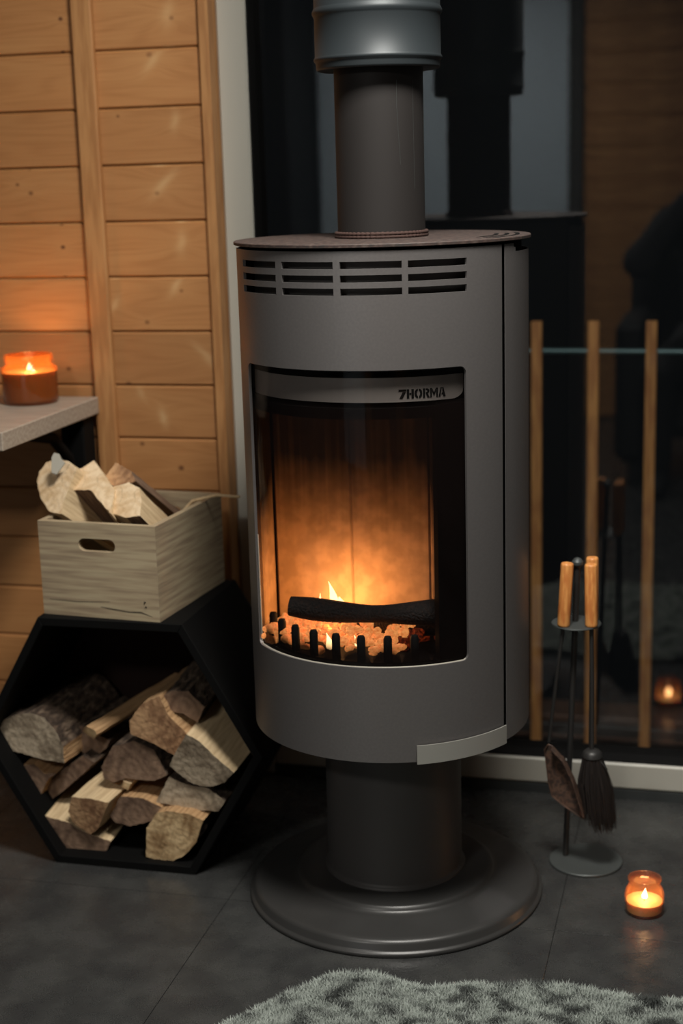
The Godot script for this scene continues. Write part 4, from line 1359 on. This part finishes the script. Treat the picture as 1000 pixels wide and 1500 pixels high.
# ------------------------------------------------------------------ the person whose dark shape shows in the window
# surface nets over a field of tapered capsules: bones are [from, to, radius, radius]
func net(st: SurfaceTool, bones: Array, cell: float, blend: float) -> void:
	var lo := Vector3.INF
	var hi := -Vector3.INF
	for b in bones:
		for k in 2:
			var e: Vector3 = Vector3.ONE * (b[2 + k] + cell * 3.0)
			lo = lo.min(b[k] - e)
			hi = hi.max(b[k] + e)
	var n := Vector3i(((hi - lo) / cell).ceil()) + Vector3i.ONE
	var f := PackedFloat32Array()
	f.resize(n.x * n.y * n.z)
	f.fill(1.0)
	for b in bones:
		var A: Vector3 = b[0]
		var B: Vector3 = b[1]
		var e: Vector3 = Vector3.ONE * (maxf(b[2], b[3]) + cell * 2.0 + blend)
		var i0 := Vector3i(((A.min(B) - e - lo) / cell).floor()).clamp(Vector3i.ZERO, n - Vector3i.ONE)
		var i1 := Vector3i(((A.max(B) + e - lo) / cell).ceil()).clamp(Vector3i.ZERO, n - Vector3i.ONE)
		var d := B - A
		var dd := maxf(d.length_squared(), 1e-9)
		for z in range(i0.z, i1.z + 1):
			for y in range(i0.y, i1.y + 1):
				for x in range(i0.x, i1.x + 1):
					var p := lo + Vector3(x, y, z) * cell
					var t := clampf((p - A).dot(d) / dd, 0.0, 1.0)
					var v: float = p.distance_to(A + d * t) - lerpf(b[2], b[3], t)
					var k := (z * n.y + y) * n.x + x
					var h := clampf(0.5 + 0.5 * (f[k] - v) / blend, 0.0, 1.0)
					f[k] = lerpf(f[k], v, h) - blend * h * (1.0 - h) if f[k] < 0.9 else v
	var at := {}
	var ofs := [Vector3i(0, 0, 0), Vector3i(1, 0, 0), Vector3i(0, 1, 0), Vector3i(1, 1, 0), Vector3i(0, 0, 1), Vector3i(1, 0, 1), Vector3i(0, 1, 1), Vector3i(1, 1, 1)]
	var edges := [[0, 1], [2, 3], [4, 5], [6, 7], [0, 2], [1, 3], [4, 6], [5, 7], [0, 4], [1, 5], [2, 6], [3, 7]]
	var sx := n.x
	var sxy := n.x * n.y
	var step := [0, 1, sx, sx + 1, sxy, sxy + 1, sxy + sx, sxy + sx + 1]
	for z in n.z - 1:
		for y in n.y - 1:
			for x in n.x - 1:
				var k := z * sxy + y * sx + x
				var low := 0
				for s in step:
					if f[k + s] < 0.0:
						low += 1
				if low == 0 or low == 8:
					continue
				var sum := Vector3.ZERO
				var c := 0
				for e in edges:
					var a := f[k + step[e[0]]]
					var b := f[k + step[e[1]]]
					if (a < 0.0) != (b < 0.0):
						sum += Vector3(ofs[e[0]]).lerp(Vector3(ofs[e[1]]), a / (a - b))
						c += 1
				at[k] = lo + (Vector3(x, y, z) + sum / c) * cell
	st.set_smooth_group(0)
	var ax := [1, sx, sxy]
	for k in at:
		for i in 3:
			var a := f[k]
			var b := f[k + ax[i]]
			if (a < 0.0) == (b < 0.0):
				continue
			var u: int = ax[(i + 1) % 3]
			var w: int = ax[(i + 2) % 3]
			if not (at.has(k - u) and at.has(k - w) and at.has(k - u - w)):
				continue
			if a < 0.0:
				quad(st, at[k - u - w], at[k - w], at[k], at[k - u])
			else:
				quad(st, at[k - u - w], at[k - u], at[k], at[k - w])

func photographer() -> void:
	var o := Vector3(0.56, 0.0, 3.50)
	var chair := thing("armchair", "dark upholstered armchair under the seated person, a black mass in the window reflection", "armchair", o + Vector3(0.02, 0, 0.0))
	box_part("seat_cushion", Vector3(-0.30, 0.22, -0.30), Vector3(0.30, 0.44, 0.26), M.cabinet, chair, 0.03)
	box_part("backrest", Vector3(-0.42, 0.10, 0.27), Vector3(0.42, 0.98, 0.45), M.cabinet, chair, 0.04)
	for k in [-1, 1]:
		box_part("armrest", Vector3(k * 0.375 - 0.07, 0.10, -0.34), Vector3(k * 0.375 + 0.07, 0.70, 0.30), M.cabinet, chair, 0.04)
		for z in [-0.28, 0.38]:
			box_part("foot", Vector3(k * 0.36 - 0.025, 0.0, z - 0.025), Vector3(k * 0.36 + 0.025, 0.11, z + 0.025), M.cabinet, chair, 0.003)
	var st := begin()
	var t := thing("person", "seated person in dark clothes holding a camera, a dark shape mirrored in the window", "person", o)
	var skin := paint(Color(0.72, 0.52, 0.42), 0.55)
	var hip := Vector3(0.0, 0.56, -0.02)
	var chest := Vector3(-0.02, 0.93, -0.10)
	var neck := Vector3(-0.03, 1.13, -0.13)
	var head := Vector3(-0.035, 1.29, -0.19)
	var shl := [neck + Vector3(-0.185, -0.065, 0.02), neck + Vector3(0.185, -0.065, 0.02)]
	var elb := [Vector3(-0.330, 0.93, -0.22), Vector3(0.26, 0.93, -0.22)]
	var wri := [Vector3(-0.130, 1.195, -0.335), Vector3(0.055, 1.235, -0.325)]
	var kne := [Vector3(-0.24, 0.50, -0.44), Vector3(0.24, 0.50, -0.44)]
	var ank := [Vector3(-0.24, 0.09, -0.40), Vector3(0.24, 0.09, -0.40)]
	var body := [[hip, chest, 0.125, 0.135], [chest, neck, 0.120, 0.052], [neck, head, 0.052, 0.050]]
	var sweater := [[hip + Vector3(0, 0.02, 0), chest, 0.150, 0.155], [chest, neck + Vector3(0, -0.03, 0), 0.150, 0.070], [shl[0], shl[1], 0.072, 0.072]]
	var trousers := [[hip + Vector3(-0.08, 0, 0), hip + Vector3(0.08, 0, 0), 0.130, 0.130]]
	for k in 2:
		body += [[shl[k], elb[k], 0.050, 0.040], [elb[k], wri[k], 0.038, 0.026], [hip + Vector3(k * 0.18 - 0.09, 0, 0), kne[k], 0.085, 0.058], [kne[k], ank[k], 0.055, 0.038]]
		sweater += [[shl[k], elb[k], 0.078, 0.066], [elb[k], elb[k].lerp(wri[k], 0.92), 0.064, 0.042]]
		trousers += [[hip + Vector3(k * 0.18 - 0.09, 0, 0), kne[k], 0.102, 0.072], [kne[k], ank[k] + Vector3(0, 0.03, 0), 0.068, 0.056]]
	st = begin()
	net(st, body, 0.016, 0.03)
	# head with face, on a finer grid
	var hd := [[head + Vector3(0, 0.035, 0.015), head + Vector3(0, 0.030, 0.030), 0.088, 0.084], [head + Vector3(0, -0.045, -0.030), head + Vector3(0, -0.01, -0.01), 0.052, 0.068], [head + Vector3(0, 0.020, -0.080), head + Vector3(0, -0.022, -0.100), 0.009, 0.014], [head + Vector3(-0.022, -0.062, -0.074), head + Vector3(0.022, -0.062, -0.074), 0.009, 0.009]]
	for s in [-1.0, 1.0]:
		hd += [[head + Vector3(s * 0.032, 0.030, -0.066), head + Vector3(s * 0.030, 0.030, -0.066), 0.013, 0.013], [head + Vector3(s * 0.085, 0.02, 0.01), head + Vector3(s * 0.088, -0.02, 0.0), 0.016, 0.010]]
	net(st, hd, 0.006, 0.012)
	# hands closed round the camera
	for k in 2:
		var s := -1.0 if k == 0 else 1.0
		var w: Vector3 = wri[k]
		var palm := w + Vector3(0.030 * -s * (1.0 if k == 0 else 0.2), 0.050, -0.035)
		var hb := [[w, palm, 0.026, 0.030], [palm + Vector3(0, -0.02, 0), palm + Vector3(0, 0.025, -0.01), 0.022, 0.022]]
		for i in 4:
			var r := palm + Vector3(0, 0.030 - i * 0.019, -0.015)
			var m := r + Vector3(-s * 0.012, 0.002, -0.034 - 0.004 * (1 - absi(i - 1)))
			hb += [[r, m, 0.0095, 0.0088], [m, m + Vector3(-s * 0.026, -0.002, -0.006), 0.0088, 0.0080]]
		hb += [[palm + Vector3(0, -0.02, 0.008), palm + Vector3(-s * 0.040, -0.012, 0.004), 0.011, 0.009]]
		net(st, hb, 0.0045, 0.006)
	part("body", st, skin, t)
	st = begin()
	net(st, sweater, 0.016, 0.04)
	part("sweater", st, M.cloth, t)
	st = begin()
	net(st, trousers, 0.016, 0.03)
	part("trousers", st, M.cabinet, t)
	st = begin()
	net(st, [[head + Vector3(0, 0.060, 0.030), head + Vector3(0, 0.055, 0.040), 0.088, 0.084], [head + Vector3(0, 0.02, 0.065), head + Vector3(0, -0.16, 0.080), 0.070, 0.050], [head + Vector3(-0.06, 0.03, 0.03), head + Vector3(-0.075, -0.14, 0.03), 0.046, 0.030], [head + Vector3(0.06, 0.03, 0.03), head + Vector3(0.075, -0.14, 0.03), 0.046, 0.030]], 0.008, 0.02)
	part("hair", st, paint(Color(0.17, 0.12, 0.09), 0.7), t)
	for k in 2:
		st = begin()
		net(st, [[ank[k] + Vector3(0, -0.045, 0.03), ank[k] + Vector3(0, -0.052, -0.16), 0.045, 0.038], [ank[k], ank[k] + Vector3(0, -0.04, 0), 0.045, 0.045]], 0.009, 0.02)
		part("shoe", st, M.cabinet, t)
	var c := thing("photo_camera", "black photo camera held up to the seated person's eye", "camera", Vector3(0.578, 1.2650, 3.150))
	box_part("body", Vector3(-0.065, 0.0, -0.018), Vector3(0.065, 0.088, 0.022), M.cabinet, c, 0.008)
	st = begin()
	var xf := Transform3D(Basis(Vector3.RIGHT, -PI / 2), Vector3(0, 0.045, -0.018))
	var lens := begin()
	lathe(lens, [Vector2(0.0, 0.030), Vector2(0.026, 0.030), Vector2(0.030, 0.036), Vector2(0.032, 0.034), Vector2(0.032, 0.0), Vector2(0.0, 0.0)], 32)
	lens.generate_normals()
	st.append_from(lens.commit(), 0, xf)
	part("lens", st, M.black, c, false)
